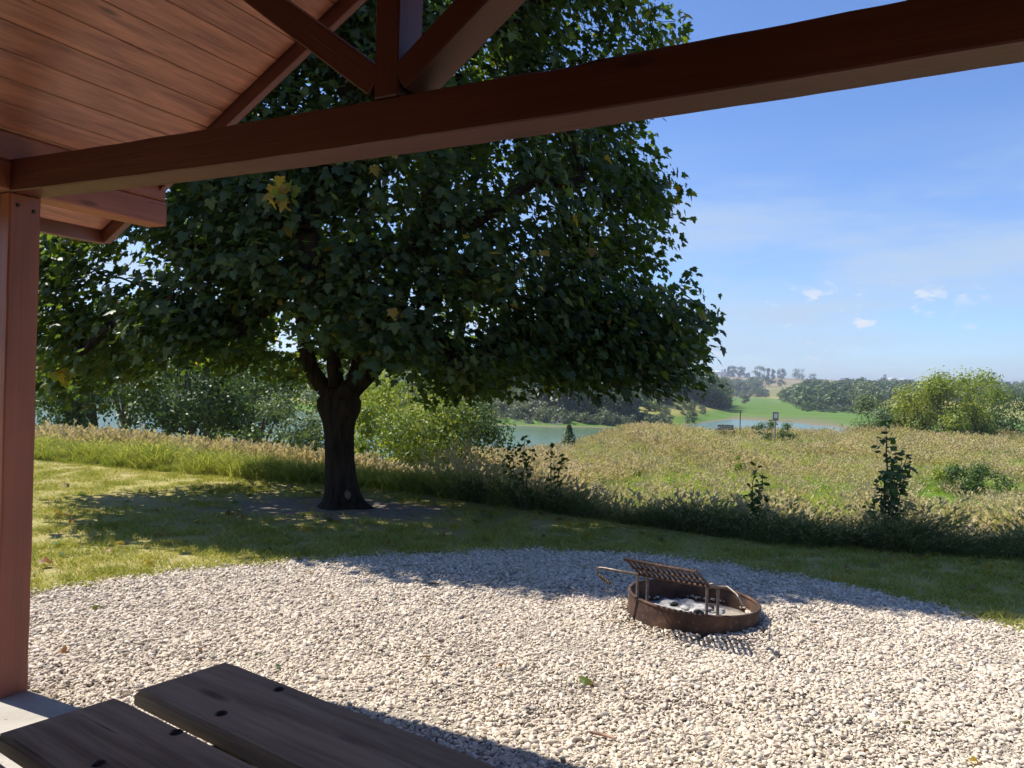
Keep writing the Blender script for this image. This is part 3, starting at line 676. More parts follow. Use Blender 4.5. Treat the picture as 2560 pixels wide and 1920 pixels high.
# long uncut grass along the lawn edge, right of the maple
strip_v = [blades(46, .19, .62, .012, .34, .95, M_gstrip, 'strip_clump', 5, .12, .07, tint=(0, 1)) for _ in range(4)]+[blades(24, .2, .62, .008, .25, .7, M_gstrip, 'strip_wisp', 4, .5, .09, tint=(.3, 1)) for _ in range(2)]
N = 4200
gx = rng.uniform(-1.6, 12, N); dd = rng.uniform(.0, 1.7, N)
gy = np.interp(gx, [p[0] for p in lawn_pts], [p[1] for p in lawn_pts])+dd
keep = rng.random(N) < np.where(dd < .9, 1, .6)
gx, gy, dd = gx[keep], gy[keep], dd[keep]; n = len(gx)
s_ = .84*rng.uniform(.6, 1.1, n)*np.interp(dd, [0, .35, 1.2], [.62, 1.0, .95])*(.92+.55*np.array([mnoise.noise((x*1.3, 4, y*.6)) for x, y in zip(gx, gy)]))*np.interp(gx, [-1.6, .2], [.55, 1])
scatter('long_grass', np.stack([gx, gy, ground_z(gx, gy)], -1), np.stack([np.zeros(n), np.zeros(n), rng.uniform(-.9, .9, n)-1.1], -1), np.stack([s_, s_, s_], -1), rng.integers(0, 6, n), strip_v, 'dark uncut long grass along the lawn edge')
# bright uncut grass, left of the maple
left_v = [blades(46, .18, .46, .012, .3, .6, M_gleft, 'left_clump', 4, .1, .05) for _ in range(5)]
N = 4200
gx = rng.uniform(-16, 0, N); dd = rng.uniform(.0, 2.4, N); gy = np.interp(gx, [p[0] for p in lawn_pts], [p[1] for p in lawn_pts])+dd
keep = rng.random(N) < np.interp(gx, [-1.8, 0], [1, .3]); gx, gy, dd = gx[keep], gy[keep], dd[keep]; n = len(gx)
s_ = .85*rng.uniform(.55, 1.2, n)*np.interp(dd, [0, .4], [.7, 1.05])*(1+.6*np.array([mnoise.noise((x*1.6, y*1.2, 0)) for x, y in zip(gx, gy)]))
scatter('verge_grass', np.stack([gx, gy, ground_z(gx, gy)], -1), np.stack([np.zeros(n), np.zeros(n), rng.uniform(0, 6.28, n)], -1), np.stack([s_, s_, s_], -1), rng.integers(0, 5, n), left_v, 'sunlit bright green uncut grass left of the maple')
# meadow: five kinds of grass and leafy weeds
def weed(nst, spread, h, ls, mat):
    P, T = [], []
    for k in range(nst):
        a = rng.uniform(0, 6.28); r_ = spread*math.sqrt(rng.random()); hh = h*rng.uniform(.5, 1.1); le = rng.normal(0, .12, 2)
        for q in range(14):
            t = rng.uniform(.1, 1); b_ = rng.uniform(0, 6.28); P.append((r_*math.cos(a)+le[0]*t+.05*math.cos(b_), r_*math.sin(a)+le[1]*t+.05*math.sin(b_), hh*t)); T.append((math.cos(b_), math.sin(b_), .1))
    P, T = np.array(P), np.array(T); n = len(P)
    v_, f_, t_ = leaf_cards(P, ls*rng.uniform(.6, 1.3, n), unit(n)*.5+np.array([0, 0, 1.]), T, rng.random(n)); return mesh_np('meadow_weed', v_, f_, mat, {'tint': t_})
kinds = [blades(44, .26, .52, .010, .2, .5, M_gyel, 'meadow_yellow', 3, .15, .06) for _ in range(3)] \
    + [blades(40, .26, .66, .008, .16, .3, M_gred, 'meadow_red', 3, .85, .12) for _ in range(3)] \
    + [blades(40, .26, .80, .008, .18, .4, M_gtan, 'meadow_tan', 3, .95, .15) for _ in range(3)] \
    + [blades(44, .26, .50, .009, .25, .5, M_gpale, 'meadow_pale', 3, .9, .09) for _ in range(3)] \
    + [blades(46, .26, .45, .012, .3, .6, M_gbright, 'meadow_bright', 3, .05, .05) for _ in range(3)] \
    + [weed(9, .24, .55, .075, M_green) for _ in range(2)] + [weed(7, .2, .7, .06, M_locust)]
P_, I_, S_ = [], [], []
def add(x, y, kind, s):
    P_.append(np.stack([x, y, ground_z(x, y)], -1)); I_.append(kind*3+rng.integers(0, 3, len(x))); S_.append(s)
N = 60000
gy = 9+70*rng.random(N)**1.35; gx = (rng.uniform(-.08, .86, N))*gy
d = sdist(lawn_pts, gx, gy); c = sdist(crest_pts, gx, gy)
keep = (d > 1.2) & (c < 4); gx, gy, d, c = gx[keep], gy[keep], d[keep], c[keep]; n = len(gx)
a1 = np.array([mnoise.noise((x*.16, y*.10, 1)) for x, y in zip(gx, gy)]); a2 = np.array([mnoise.noise((x*.22, y*.16, 8)) for x, y in zip(gx, gy)]); a3 = np.array([mnoise.noise((x*.5, y*.5, 21)) for x, y in zip(gx, gy)])
colx = 1106+1662*gx/gy
kind = np.zeros(n, int)
redw = -.06+.30*sst((gy-24)/30)+.45*sst((c+7)/7)*(colx < 1500)+.55*a1
kind[rng.random(n) < redw] = 1
palew = .28*sst((d-1)/2)*sst((16-gy)/6)+.75*sst((colx-1800)/350)*sst((40-gy)/20)+.6*a2-.16
kind[rng.random(n) < palew] = 3
gw = np.clip(1.7*(a2-.18), 0, 1)*(gy < 40)+1.5*np.exp(-((colx-1690)/150)**2-((gy-14)/2.6)**2)+1.1*np.exp(-((colx-1480)/70)**2-((gy-17)/3)**2)+1.0*np.exp(-((colx-2050)/90)**2-((gy-26)/5)**2)+.6*np.exp(-((colx-2200)/120)**2-((gy-11)/1.8)**2)+.5*np.exp(-((colx-1560)/60)**2-((gy-20)/4)**2)
gw += .55*sst((np.array([mnoise.noise((x*.11, y*.075, 77)) for x, y in zip(gx, gy)])+.03)/.25)*(gy < 55)
kind[rng.random(n) < gw+.16] = 4
kind[(rng.random(n) < .03+.3*(colx < 1230))] = 2
sc = rng.uniform(.6, 1.2, n)*(1+.3*a3+.35*a1)*np.where(gy > 30, 1.0+.3*sst((gy-30)/30), 1.)*np.where(d < 3, .85, 1)
kind[rng.random(n) < .06+.25*np.clip(a3-.2, 0, 1)] = 5
for kd in range(6):
    m = kind == kd; add(gx[m], gy[m], kd, sc[m])
# tan plumes along the crest left of and behind the maple
N = 3600
gx = rng.uniform(-22, 1.5, N); dd = rng.uniform(1.6, 6.0, N); gy = np.interp(gx, [p[0] for p in lawn_pts], [p[1] for p in lawn_pts])+dd
cc = sdist(crest_pts, gx, gy); m = cc < 1.5; m &= rng.random(N) < .85; gx, gy = gx[m], gy[m]
add(gx, gy, 2, rng.uniform(.6, .9, len(gx)))
N = 1500
gx = rng.uniform(-4, 3, N); gy = rng.uniform(10, 30, N); m = (sdist(lawn_pts, gx, gy) > 1.4) & (sdist(crest_pts, gx, gy) < 1.5) & (gx/gy < .1); gx, gy = gx[m], gy[m]; add(gx, gy, 2, rng.uniform(.5, .78, len(gx)))
P_ = np.concatenate(P_); I_ = np.concatenate(I_); S_ = np.concatenate(S_); n = len(P_)
scatter('meadow_grass', P_, np.stack([rng.normal(0, .05, n), rng.normal(0, .05, n), rng.uniform(-1.2, 1.2, n)], -1), np.stack([S_, S_, S_], -1), I_, kinds, 'tall prairie meadow in tan, rust and green')

# ------------------------------------------------------------------ leaves and trees
def lobed_crown(lobes, nleaf, lsize, shell=.6, up=.5, hang=.5):
    """lobes: (x,y,z,rx,ry,rz); leaves near the lobes' surfaces"""
    L = np.array(lobes, float); w = (L[:, 3]*L[:, 4]+L[:, 4]*L[:, 5]+L[:, 3]*L[:, 5]); idx = rng.choice(len(L), nleaf, p=w/w.sum())
    q = unit(nleaf); rr = np.clip(1-np.abs(rng.normal(0, 1-shell, nleaf)), .1, 1.12)
    P = L[idx, :3]+q*L[idx, 3:6]*rr[:, None]
    nr = q*1.0+np.array([0, 0, up])+unit(nleaf)*.8; tp = unit(nleaf)*.7+q*.4+np.array([0, 0, -hang])
    tint = np.clip(.45+.28*rng.normal(size=nleaf)+.25*(rng.random(len(L))[idx]-.5), 0, 1)
    return leaf_cards(P, lsize*rng.uniform(.7, 1.35, nleaf), nr, tp, tint)
def limb_paths(base, targets, r0, bend=.2, seg=6):
    out = []
    for t in targets:
        b_, t = np.array(base, float), np.array(t, float); s = np.linspace(0, 1, seg)[:, None]
        mid = (b_+t)/2+rng.normal(0, bend*np.linalg.norm(t-b_)*.4, 3)+np.array([0, 0, bend*.3*np.linalg.norm(t-b_)])
        pts = (1-s)**2*b_+2*s*(1-s)*mid+s**2*t; out.append((pts, np.linspace(r0, r0*.18, seg)))
    return out
def random_lobes(h, w, n, base=.3, flat=.8):
    out = []
    for i_ in range(n):
        a = rng.uniform(0, 6.28); t = rng.uniform(base, .92); rr = w*.5*math.sqrt(max(.05, 1-((t-.55)/.55)**2))*rng.uniform(.3, .78)
        s = w*rng.uniform(.16, .27); out.append((rr*math.cos(a), rr*math.sin(a), h*t, s, s, s*flat))
    return out
def make_tree(name, loc, h, w, label, cat, leafm, barkm=None, nlobe=12, nleaf=2500, lsize=.16, stems=1, base=.3, trunk_r=None, rz=0., group=None, shell=.6, spread=.25, lobes=None, up=.5):
    o = empty(name, loc, rz, label, cat, group); M = WM[o.name]
    lobes = lobes or random_lobes(h, w, nlobe, base)
    v_, f_, t_ = lobed_crown(lobes, nleaf, lsize, shell, up)
    mobj('crown', mesh_np('crown', v_, f_, leafm, {'tint': t_}), o, M)
    tr_ = trunk_r or h*.016; paths = []
    for s in range(stems):
        a = s*2.4+rng.uniform(0, 1); fx, fy = (0, 0) if stems == 1 else (w*spread*.5*math.cos(a), w*spread*.5*math.sin(a))
        b0 = np.array([fx*.3, fy*.3, -.3]); fork = np.array([fx, fy, h*max(.16, base*.75)])
        paths.append((np.linspace(b0, fork, 5)+rng.normal(0, tr_*.5, (5, 3)), np.linspace(tr_*1.25, tr_*.8, 5)/math.sqrt(stems)))
        L = [l for i_, l in enumerate(lobes) if i_ % stems == s]
        paths += limb_paths(fork, [l[:3] for l in L], tr_*.6/math.sqrt(stems), .25)
    v_, f_ = tube_np(paths, 6); mobj('trunk', mesh_np('trunk', v_, f_, barkm or M_bark2, smooth=True), o, M)
    return o

# --- the maple
TX, TY = -2.06, 9.30
MT = empty('maple_tree', (TX, TY, LAWN_Z), 0, 'big shady maple with forked trunk on the lawn behind the gravel', 'tree')
M0 = WM[MT.name]; T0 = np.array([TX, TY, LAWN_Z])
def trunk_ring():
    zs = np.array([-.12, 0, .06, .15, .28, .45, .65, .85, 1.02, 1.16, 1.27, 1.35, 1.40]); rr = np.array([.37, .30, .238, .208, .186, .174, .170, .174, .190, .218, .215, .16, .05])
    cx = np.array([.06, .05, .045, .035, .02, .01, 0, -.01, -.02, -.02, -.02, -.02, -.02]); zs2 = np.linspace(zs[0], zs[-1], 44)
    rr = np.interp(zs2, zs, rr); cx = np.interp(zs2, zs, cx); n = 56; V = []
    for z, r_, c_ in zip(zs2, rr, cx):
        for k in range(n):
            a = 2*math.pi*k/n
            fl = 1+max(0, .40-z)*(.42*math.cos(3*a+.6)+.22*math.cos(5*a+2)+.25*math.cos(a))
            rid = .013*mnoise.noise((math.cos(a)*6.5, math.sin(a)*6.5, z*1.1))+.012*abs(mnoise.noise((math.cos(a)*13, math.sin(a)*13, z*1.8+5)))
            sq = 1+.20*sst(np.array((z-.9)/.35))*math.cos(2*a)
            r2 = r_*fl*sq+rid; V.append((c_+r2*math.cos(a), r2*math.sin(a), z))
    V.append((-.02, 0, zs2[-1]+.01)); m = len(zs2)
    i_ = np.arange(m-1)[:, None]*n; j_ = np.arange(n)[None]; k_ = (j_+1) % n
    F = np.stack([i_+j_, i_+k_, i_+n+k_, i_+n+j_], -1).reshape(-1, 4); cap = np.stack([(m-1)*n+np.arange(n), (m-1)*n+(np.arange(n)+1) % n, np.full(n, m*n)], -1)
    return np.array(V), [F, cap]
v_, f_ = trunk_ring(); TRK = mobj('trunk', mesh_np('trunk', v_, f_, M_bark, smooth=True), MT, M0)
bm = bmesh.new(); bmesh.ops.create_icosphere(bm, subdivisions=3, radius=1)
for q in bm.verts: q.co = Vector((q.co.x*.035, q.co.y*.012, q.co.z*.05))*(1+.35*mnoise.noise(q.co*2.2))
mobj('scar', bm_mesh('scar', bm, M_clay, True), TRK, Matrix.Translation(Vector((TX+.17, TY-.285, LAWN_Z+.17))) @ Matrix.Rotation(R(-18), 4, 'Y'))
# main limbs, then finer wood grown towards the leaf clusters
nodes = []; par = []; lock = []
def chain(pts, p0):
    p = p0
    for q in pts: nodes.append(np.array(q, float)); par.append(p); p = len(nodes)-1
    return p
root = chain([(-.02, 0, 1.10), (-.02, 0, 1.26)], -1)
limbs = [[(.14, -.02, 1.42), (.30, -.03, 1.58), (.46, -.02, 1.76), (.56, .05, 2.0), (.66, .15, 2.5), (.85, .3, 3.3), (1.1, .4, 4.3), (1.3, .4, 5.4)],
         [(-.22, 0, 1.42), (-.36, -.02, 1.62), (-.44, -.05, 1.9), (-.5, -.1, 2.4), (-.62, -.15, 3.2), (-.8, -.2, 4.2), (-.9, -.2, 5.4)],
         [(-.08, -.10, 1.44), (-.10, -.16, 1.7), (-.06, -.25, 2.2), (-.02, -.5, 3.0), (.05, -.8, 4.0)],
         [(.08, .1, 1.45), (.16, .15, 1.8), (.2, .3, 2.5), (.12, .5, 3.6), (.1, .4, 5.0), (.1, .3, 6.5), (.05, .1, 7.8)],
         [(-.04, .12, 1.45), (-.15, .3, 1.8), (-.4, .8, 2.6), (-.7, 1.3, 3.5), (-1., 1.6, 4.6)]]
limb_r = {}
for l, r0 in zip(limbs, (.135, .105, .06, .065, .06)):
    n0 = len(nodes); chain(l, root)
    for k in range(len(l)): limb_r[n0+k] = r0*(1-.62*k/(len(l)-1))
sec = [(3, [( .95, -.05, 2.05), (1.5, -.3, 2.35), (2.3, -.6, 2.6)]), (3, [(.9, .3, 2.2), (1.6, 1.0, 2.7), (2.2, 1.6, 3.0)])]
def crown_R(z): return np.interp(z, [1.25, 1.7, 2.3, 3.2, 4.5, 6.0, 7.4, 8.6, 9.3], [3.1, 3.8, 4.25, 4.2, 3.95, 3.5, 2.8, 1.7, .3])
def crown_bot(r, a):
    b0 = np.interp(r, [0, .8, 1.6, 2.6, 3.4, 4.6], [2.75, 2.5, 2.15, 1.80, 1.52, 1.62])
    return b0+.22+(.42*max(0., -math.sin(a))**3)+.16*math.sin(3*a+1.0)+.13*math.sin(7*a+2.2)+.09*math.sin(12*a)
def front(a): return 1-.58*max(0., -math.sin(a))**1.0
att = []
rt = random.Random(11)
while len(att) < 1250:
    a = rt.uniform(0, 2*math.pi); z = rt.uniform(1.3, 9.2); Rm = crown_R(z)*(1+.055*math.sin(5*a+z*1.3)+.05*math.sin(9*a-2*z)+.03*math.sin(17*a+5*z))
    Rm *= front(a)
    r_ = Rm*(rt.random()**.5 if rt.random() < .27 else rt.uniform(.78, 1.0))
    if z < crown_bot(r_/front(a), a): continue
    if mnoise.noise((r_*math.cos(a)*.8, r_*math.sin(a)*.8, z*.8+40)) < -.36: continue
    att.append((r_*math.cos(a), r_*math.sin(a), z, a, r_/Rm))
# drooping skirt of twigs under the rim
for _ in range(150):
    a = rt.uniform(0, 2*math.pi); r_ = rt.uniform(2.5, 4.1)*front(a); zb = crown_bot(r_/front(a), a)
    att.append((r_*math.cos(a), r_*math.sin(a), zb+rt.uniform(-.16, .2), a, .95))
for _ in range(50):                                  # heavy low bough on the right
    p = aty(rt.uniform(1180, 1480), rt.uniform(640, 815), rt.uniform(7.7, 9.4))-T0
    att.append((p[0], p[1], p[2], math.atan2(p[1], p[0]), .95))
SPR = [(612, 415, 7.0, 26, .09, True), (1545, 692, 9., 10, .09), (1495, 590, 9.2, 8, .08), (1455, 45, 9.3, 14, .14), (1530, 665, 9., 16, .13), (1505, 730, 8.8, 26, .18), (120, 800, 8.0, 20, .13, True), (140, 525, 8.2, 10, .09, True)]
for sp in SPR:
    p = aty(*sp[:3])-T0; att.append((p[0], p[1], p[2], math.atan2(p[1], p[0]), -1.))
att.sort(key=lambda q: math.hypot(math.hypot(q[0], q[1]), q[2]-1.6))
tipnode = []
for q in att:
    p = np.array(q[:3]); A_ = np.array(nodes)
    cost = np.linalg.norm(A_-p, axis=1)+np.where(A_[:, 2] < 1.7, 1.2, 0)+np.clip(A_[:, 2]-p[2], 0, 9)*.35
    b_ = int(np.argmin(cost)); d_ = np.linalg.norm(p-A_[b_]); k = max(2, int(d_/.28))
    pts = [A_[b_]+(p-A_[b_])*s+np.array([rt.gauss(0, .03), rt.gauss(0, .03), rt.gauss(0, .025)+.12*d_*s*(1-s)]) for s in np.linspace(0, 1, k+1)[1:]]
    tipnode.append(chain(pts, b_))
cnt = np.zeros(len(nodes))
for t in tipnode: cnt[t] += 1
for i_ in range(len(nodes)-1, 0, -1):
    if par[i_] >= 0: cnt[par[i_]] += cnt[i_]
rn = np.clip(.0043*np.maximum(cnt, 1)**.60, .0043, .15)
for k, r0 in limb_r.items(): rn[k] = r0
rn[root] = .17
paths = []
for i_ in range(2, len(nodes)):
    p = par[i_]; paths.append((np.array([nodes[p], nodes[i_]]), np.array([min(rn[p], rn[i_]*1.25), rn[i_]])))
Vs, Fs = [], []
v_, f_ = tube_np([q for q in paths if q[1][1] > .02], 9); v2, f2 = tube_np([q for q in paths if q[1][1] <= .02], 4)
mobj('limb', mesh_np('limb', v_, f_, M_bark, smooth=True), MT, M0); tag(mobj('twigs', mesh_np('twigs', v2, f2, M_bark, smooth=True), MT, M0), kind='stuff')
# leaves
LP, LN, LT, LS, LC = [], [], [], [], []
for q in att:
    if q[4] < -.5: continue
    c = np.array(q[:3]); n = rt.randint(66, 100); out = np.array([math.cos(q[3]), math.sin(q[3]), 0])
    P = c+np.clip(rng.normal(0, 1, (n, 3)), -1.7, 1.7)*np.array([.22, .22, .16])
    nr = out*.75*q[4]+np.array([0, 0, .75])+unit(n)*.75; tp = out*.6+np.array([0, 0, -.75])+unit(n)*.65
    LP.append(P); LN.append(nr); LT.append(tp); LS.append(rng.uniform(.042, .128, n)); tone = rt.gauss(0, .13)
    t = np.clip(.42+tone+rng.normal(0, .22, n), 0, .85); y = rng.random(n) < (.012 if rt.random() < .94 else .2); t[y] = rng.uniform(.87, 1, y.sum()); LC.append(t)
# a few stray sprigs on the right rim and one yellow sprig low at the front
def sprig(px, py, Yd, n, spread, yellow=False):
    p = aty(px, py, Yd)-T0; P = p+np.clip(rng.normal(0, .75, (n, 3)), -1, 1)*np.array([spread, spread, spread*1.3])
    LP.append(P); LN.append(unit(n)+np.array([0, -.6, .4])); LT.append(unit(n)*.5+np.array([0, 0, -1])); LS.append(rng.uniform(.07, .13, n))
    LC.append(rng.uniform(.88, 1, n) if yellow else np.clip(rng.normal(.5, .15, n), 0, .84))
for sp in SPR: sprig(*sp)
LP, LN, LT, LS, LC = map(np.concatenate, (LP, LN, LT, LS, LC))
# the 300 leaves that show largest are objects of their own
Wp = LP+T0; rel = Wp-np.array([0, 0, CAMZ]); dist = np.linalg.norm(rel, axis=1); cx_ = rel[:, 0]/rel[:, 1]; cz_ = rel[:, 2]/rel[:, 1]
inv = (np.abs(cx_) < .62) & (cz_ > -.05) & (cz_ < .27+.16*cx_*-1*0) & (rel[:, 1] > 1)
score = np.where(inv, LS/dist, 0); pick = np.argsort(-score)[:300]; rest = np.ones(len(LP), bool); rest[pick] = False
v_, f_, t_ = leaf_cards(LP[rest], LS[rest], LN[rest], LT[rest], LC[rest], 'maple')
tag(mobj('crown', mesh_np('crown', v_, f_, M_maple, {'tint': t_}), MT, M0), kind='stuff')
single = []
for tn in np.linspace(.1, .98, 9):
    a_, b_, c_ = leaf_cards(np.zeros((1, 3)), np.ones(1), np.array([[0, 0, 1.]]), np.array([[0, 1., 0]]), np.array([tn]), 'maple'); single.append(mesh_np('leaf', a_, b_, M_maple, {'tint': c_}))
for i_ in pick:
    nn = Vector(LN[i_]).normalized(); tt = Vector(LT[i_]); tt = (tt-nn*tt.dot(nn)).normalized(); ss = tt.cross(nn)
    M = Matrix((ss, tt, nn)).transposed().to_4x4(); M = Matrix.Translation(Vector(LP[i_]+T0)) @ M @ Matrix.Scale(float(LS[i_]), 4)
    mobj('leaf', single[int(np.clip(LC[i_]*9, 0, 8))], MT, M)

# --- saplings growing out of the long grass
def sapling(name, px, py_base, Yd, h, label, nst, leafn, lsz, leafm=M_dkgreen, spread=.25):
    p = aty(px, py_base, Yd); gz = float(ground_z(np.array([p[0]]), np.array([p[1]]))[0])
    o = empty(name, (p[0], p[1], gz), 0, label, 'sapling'); M = WM[o.name]; paths, LPs = [], []
    H = p[2]-gz+h
    for s in range(nst):
        a = rng.uniform(0, 6.28); hh = H*(1 if s == 0 else rng.uniform(.55, .9)); ex = spread*rng.uniform(.3, 1.)*(0 if s == 0 else 1)
        pts = np.array([(ex*math.cos(a)*t**1.2+rng.normal(0, .012), ex*math.sin(a)*t**1.2+rng.normal(0, .012), hh*t) for t in np.linspace(0, 1, 9)])
        paths.append((pts, np.linspace(.011, .003, 9)))
        for k in range(int(leafn/nst)):
            t = rng.uniform(.18, 1)**.75; q = np.array([np.interp(t, np.linspace(0, 1, 9), pts[:, c]) for c in range(3)]); b_ = rng.uniform(0, 6.28); w_ = spread*.55*(1.12-t)+.035
            LPs.append(q+np.array([math.cos(b_)*w_, math.sin(b_)*w_, rng.normal(.02, .03)])*rng.uniform(.3, 1))
    LPs = np.array(LPs); n = len(LPs); v_, f_, t_ = leaf_cards(LPs, lsz*rng.uniform(.6, 1.25, n), unit(n)*.7+np.array([0, 0, .9]), unit(n)*1.0+np.array([0, 0, -.35]), np.clip(rng.normal(.5, .22, n), 0, 1))
    mobj('foliage', mesh_np('foliage', v_, f_, leafm, {'tint': t_}), o, M); v_, f_ = tube_np(paths, 5); mobj('stem', mesh_np('stem', v_, f_, M_bark2), o, M)
sapling('sapling', 1130, 1040, 9.3, .52, 'low leafy sapling with two sprays in the long grass nearest the maple', 4, 150, .08, M_green, .32)
sapling('sapling', 1190, 1040, 9.4, .46, 'slender sapling spray just right of the lowest leafy sapling', 3, 85, .08, M_green, .22)
sapling('sapling', 1630, 1085, 8.3, .42, 'short bushy sapling in the long grass behind the fire ring', 4, 130, .08, M_green, .22)
sapling('sapling', 1912, 1065, 8.2, .78, 'tallest dark sapling standing in the long grass on the right', 8, 460, .088, M_green, .46)

# --- lakeside trees left, in front of the water
def at_ground(px, Yd):
    x = (px-1106)/1662*Yd; return (x, Yd, float(ground_z(np.array([x]), np.array([Yd]))[0]))
def lake_tree(px, Yd, h, w, label, stems, leafm=M_green, nleaf=5200, base=.36, nl=17, ls=.13, shell=.5):
    h *= 1.22; return make_tree('lakeside_tree', at_ground(px, Yd), h, w*1.1, label, 'tree', leafm, M_bark2, nl, nleaf, ls, stems, base, h*.017*math.sqrt(stems), group='small trees on the lake bank', shell=shell, spread=.2)
lake_tree(185, 25, 4.1, 3.4, 'leftmost small tree on the lake bank, nearest the shelter post', 2)
lake_tree(275, 27, 4.6, 2.6, 'thin upright lakeside tree second from the shelter post', 1, nleaf=2600)
lake_tree(390, 26, 4.4, 3.8, 'spreading lakeside tree with leaning twin stems over bright water', 2)
lake_tree(455, 29, 4.5, 4.2, 'many-stemmed dark lakeside tree in the middle of the bank', 4)
lake_tree(545, 27, 4.0, 3.8, 'broad low lakeside tree closest on the left to the maple trunk', 3)
for (bp_, bY, bh, bw_, lab) in ((120, 24, 1.7, 2.6, 'low bush under the leftmost lakeside trees by the post'), (330, 25, 1.5, 2.4, 'low bush between the thin and the twin-stemmed lakeside trees'), (520, 24, 1.6, 2.6, 'low bush under the broad lakeside tree left of the maple trunk')):
    make_tree('bank_bush', at_ground(bp_, bY), bh, bw_, lab, 'bush', M_green, M_bark2, 12, 2600, .10, 3, .06, shell=.5)
make_tree('willow_bush', at_ground(640, 25), 3.3, 2.8, 'soft pale green bush directly left of the maple trunk by the lake', 'bush', M_pale, M_bark2, 14, 4800, .10, 3, .12, group=None, shell=.55)
# yellow-green thicket right of the trunk
make_tree('yellow_bush', at_ground(775, 19), 2.35, 1.6, 'thin yellowing sapling bush touching the right side of the maple trunk', 'bush', M_locust, M_bark2, 10, 1500, .10, 2, .15, shell=.5)
make_tree('lakeside_bush', at_ground(865, 23), 3.55, 4.7, 'big yellow-green bush right of the maple trunk before the lake', 'bush', M_locust, M_bark2, 26, 12500, .10, 4, .05, shell=.55)
make_tree('lakeside_bush', at_ground(985, 24), 2.9, 3.5, 'greener rounded bush at the water edge right of the yellow-green one', 'bush', M_green, M_bark2, 20, 7500, .10, 3, .05, shell=.55)
# juniper on the near shore
def conifer(name, loc, h, w, label, cat, nleaf=900, ls=.12, mat=None, group=None):
    o = empty(name, loc, 0, label, cat, group); M = WM[o.name]; t = rng.random(nleaf)**.7; a = rng.uniform(0, 6.28, nleaf); rr = w*.5*(1.02-t)*rng.uniform(.55, 1.1, nleaf)*(1+.25*np.sin(a*5+t*23))
    P = np.stack([rr*np.cos(a), rr*np.sin(a), h*(.04+.96*t)], -1); out = np.stack([np.cos(a), np.sin(a), np.zeros(nleaf)], -1)
    v_, f_, tt = leaf_cards(P, ls*rng.uniform(.7, 1.3, nleaf), out*.5+np.array([0, 0, .7])+unit(nleaf)*.5, out+np.array([0, 0, .25])+unit(nleaf)*.4, rng.random(nleaf))
    mobj('crown', mesh_np('crown', v_, f_, mat or M_spruce, {'tint': tt}), o, M); v_, f_ = tube_np([(np.array([[0, 0, -.3], [0, 0, h*.5], [0, 0, h*.95]]), np.array([w*.04, w*.025, .01]))], 6)
    mobj('trunk', mesh_np('trunk', v_, f_, M_bark2), o, M); return o
conifer('juniper', at_ground(1232, 50), 2.1, 1.5, 'small dark juniper at the water end of the meadow slope', 'shrub', 1300, .13, M_dkgreen)
# trees and shrubs at the far right of the meadow
def mid_tree(name, px, Yd, h, w, label, cat='tree', leafm=M_locust, nleaf=5600, base=.06, ls=.2, nl=16, stems=2, shell=.55, dz=0):
    x, y, z = at_ground(px, Yd); return make_tree(name, (x, y, z+dz), h, w, label, cat, leafm, M_bark2, nl, nleaf, ls, stems, base, h*.014*math.sqrt(stems), shell=shell)
mid_tree('poplar_bush', 1895, 72, 4.2, 5.4, 'pale upright bush at the left end of the right thicket', 'bush', M_pale, 3600, .08)
mid_tree('locust_tree', 1985, 70, 5.4, 6.6, 'yellow-green tree left of the two tall ones in the right thicket', nl=24, nleaf=6800)
mid_tree('locust_tree', 2055, 68, 6.3, 5.8, 'tall loose yellow-green tree in the middle of the right thicket', nl=22, nleaf=6000)
mid_tree('locust_tree', 2115, 70, 6.9, 5.4, 'tallest tree of the right thicket, its loose top against the sky', nl=20, nleaf=5400)
mid_tree('thicket_tree', 2180, 74, 4.6, 7.0, 'darker green tree at the right end of the right thicket', leafm=M_green, nl=16)
mid_tree('thicket_tree', 2290, 66, 4.2, 6.6, 'low green tree cut off by the right photo edge', leafm=M_green, nl=16)
mid_tree('meadow_shrub', 2095, 27, 1.75, 1.7, 'leafy green shrub in the pale grass below the right thicket', 'shrub', M_green, 2200, .1, .085, 12, 4)
mid_tree('meadow_shrub', 2040, 28, 1.35, 1.1, 'yellowish shrub just left of the leafy green meadow shrub', 'shrub', M_locust, 900, .1, .085, 8, 3)
mid_tree('meadow_shrub', 2160, 28, 1.15, 1.6, 'low straggly shrub just right of the leafy green meadow shrub', 'shrub', M_green, 900, .1, .085, 9, 3)
mid_tree('goldenrod_clump', 1602, 33, 1.15, .7, 'small bright yellow-green clump alone in the middle of the meadow', 'shrub', M_locust, 420, .2, .085, 6, 3)
mid_tree('red_shrub', 1525, 15.5, .85, .7, 'small reddish brown shrub among bare stalks in the meadow', 'shrub', leaf_mat('red_brown_leaf', [(0, (.06, .03, .02)), (.5, (.13, .06, .04)), (1, (.10, .12, .04))], .3), 420, .2, .06, 7, 3)
mid_tree('grey_weeds', 1290, 21, 1.0, 1.5, 'grey seedy weed patch on the slope right of the saplings', 'shrub', leaf_mat('grey_weed', [(0, (.10, .085, .07)), (.5, (.20, .17, .14)), (1, (.14, .15, .08))], .2), 1200, .2, .06, 10, 5)
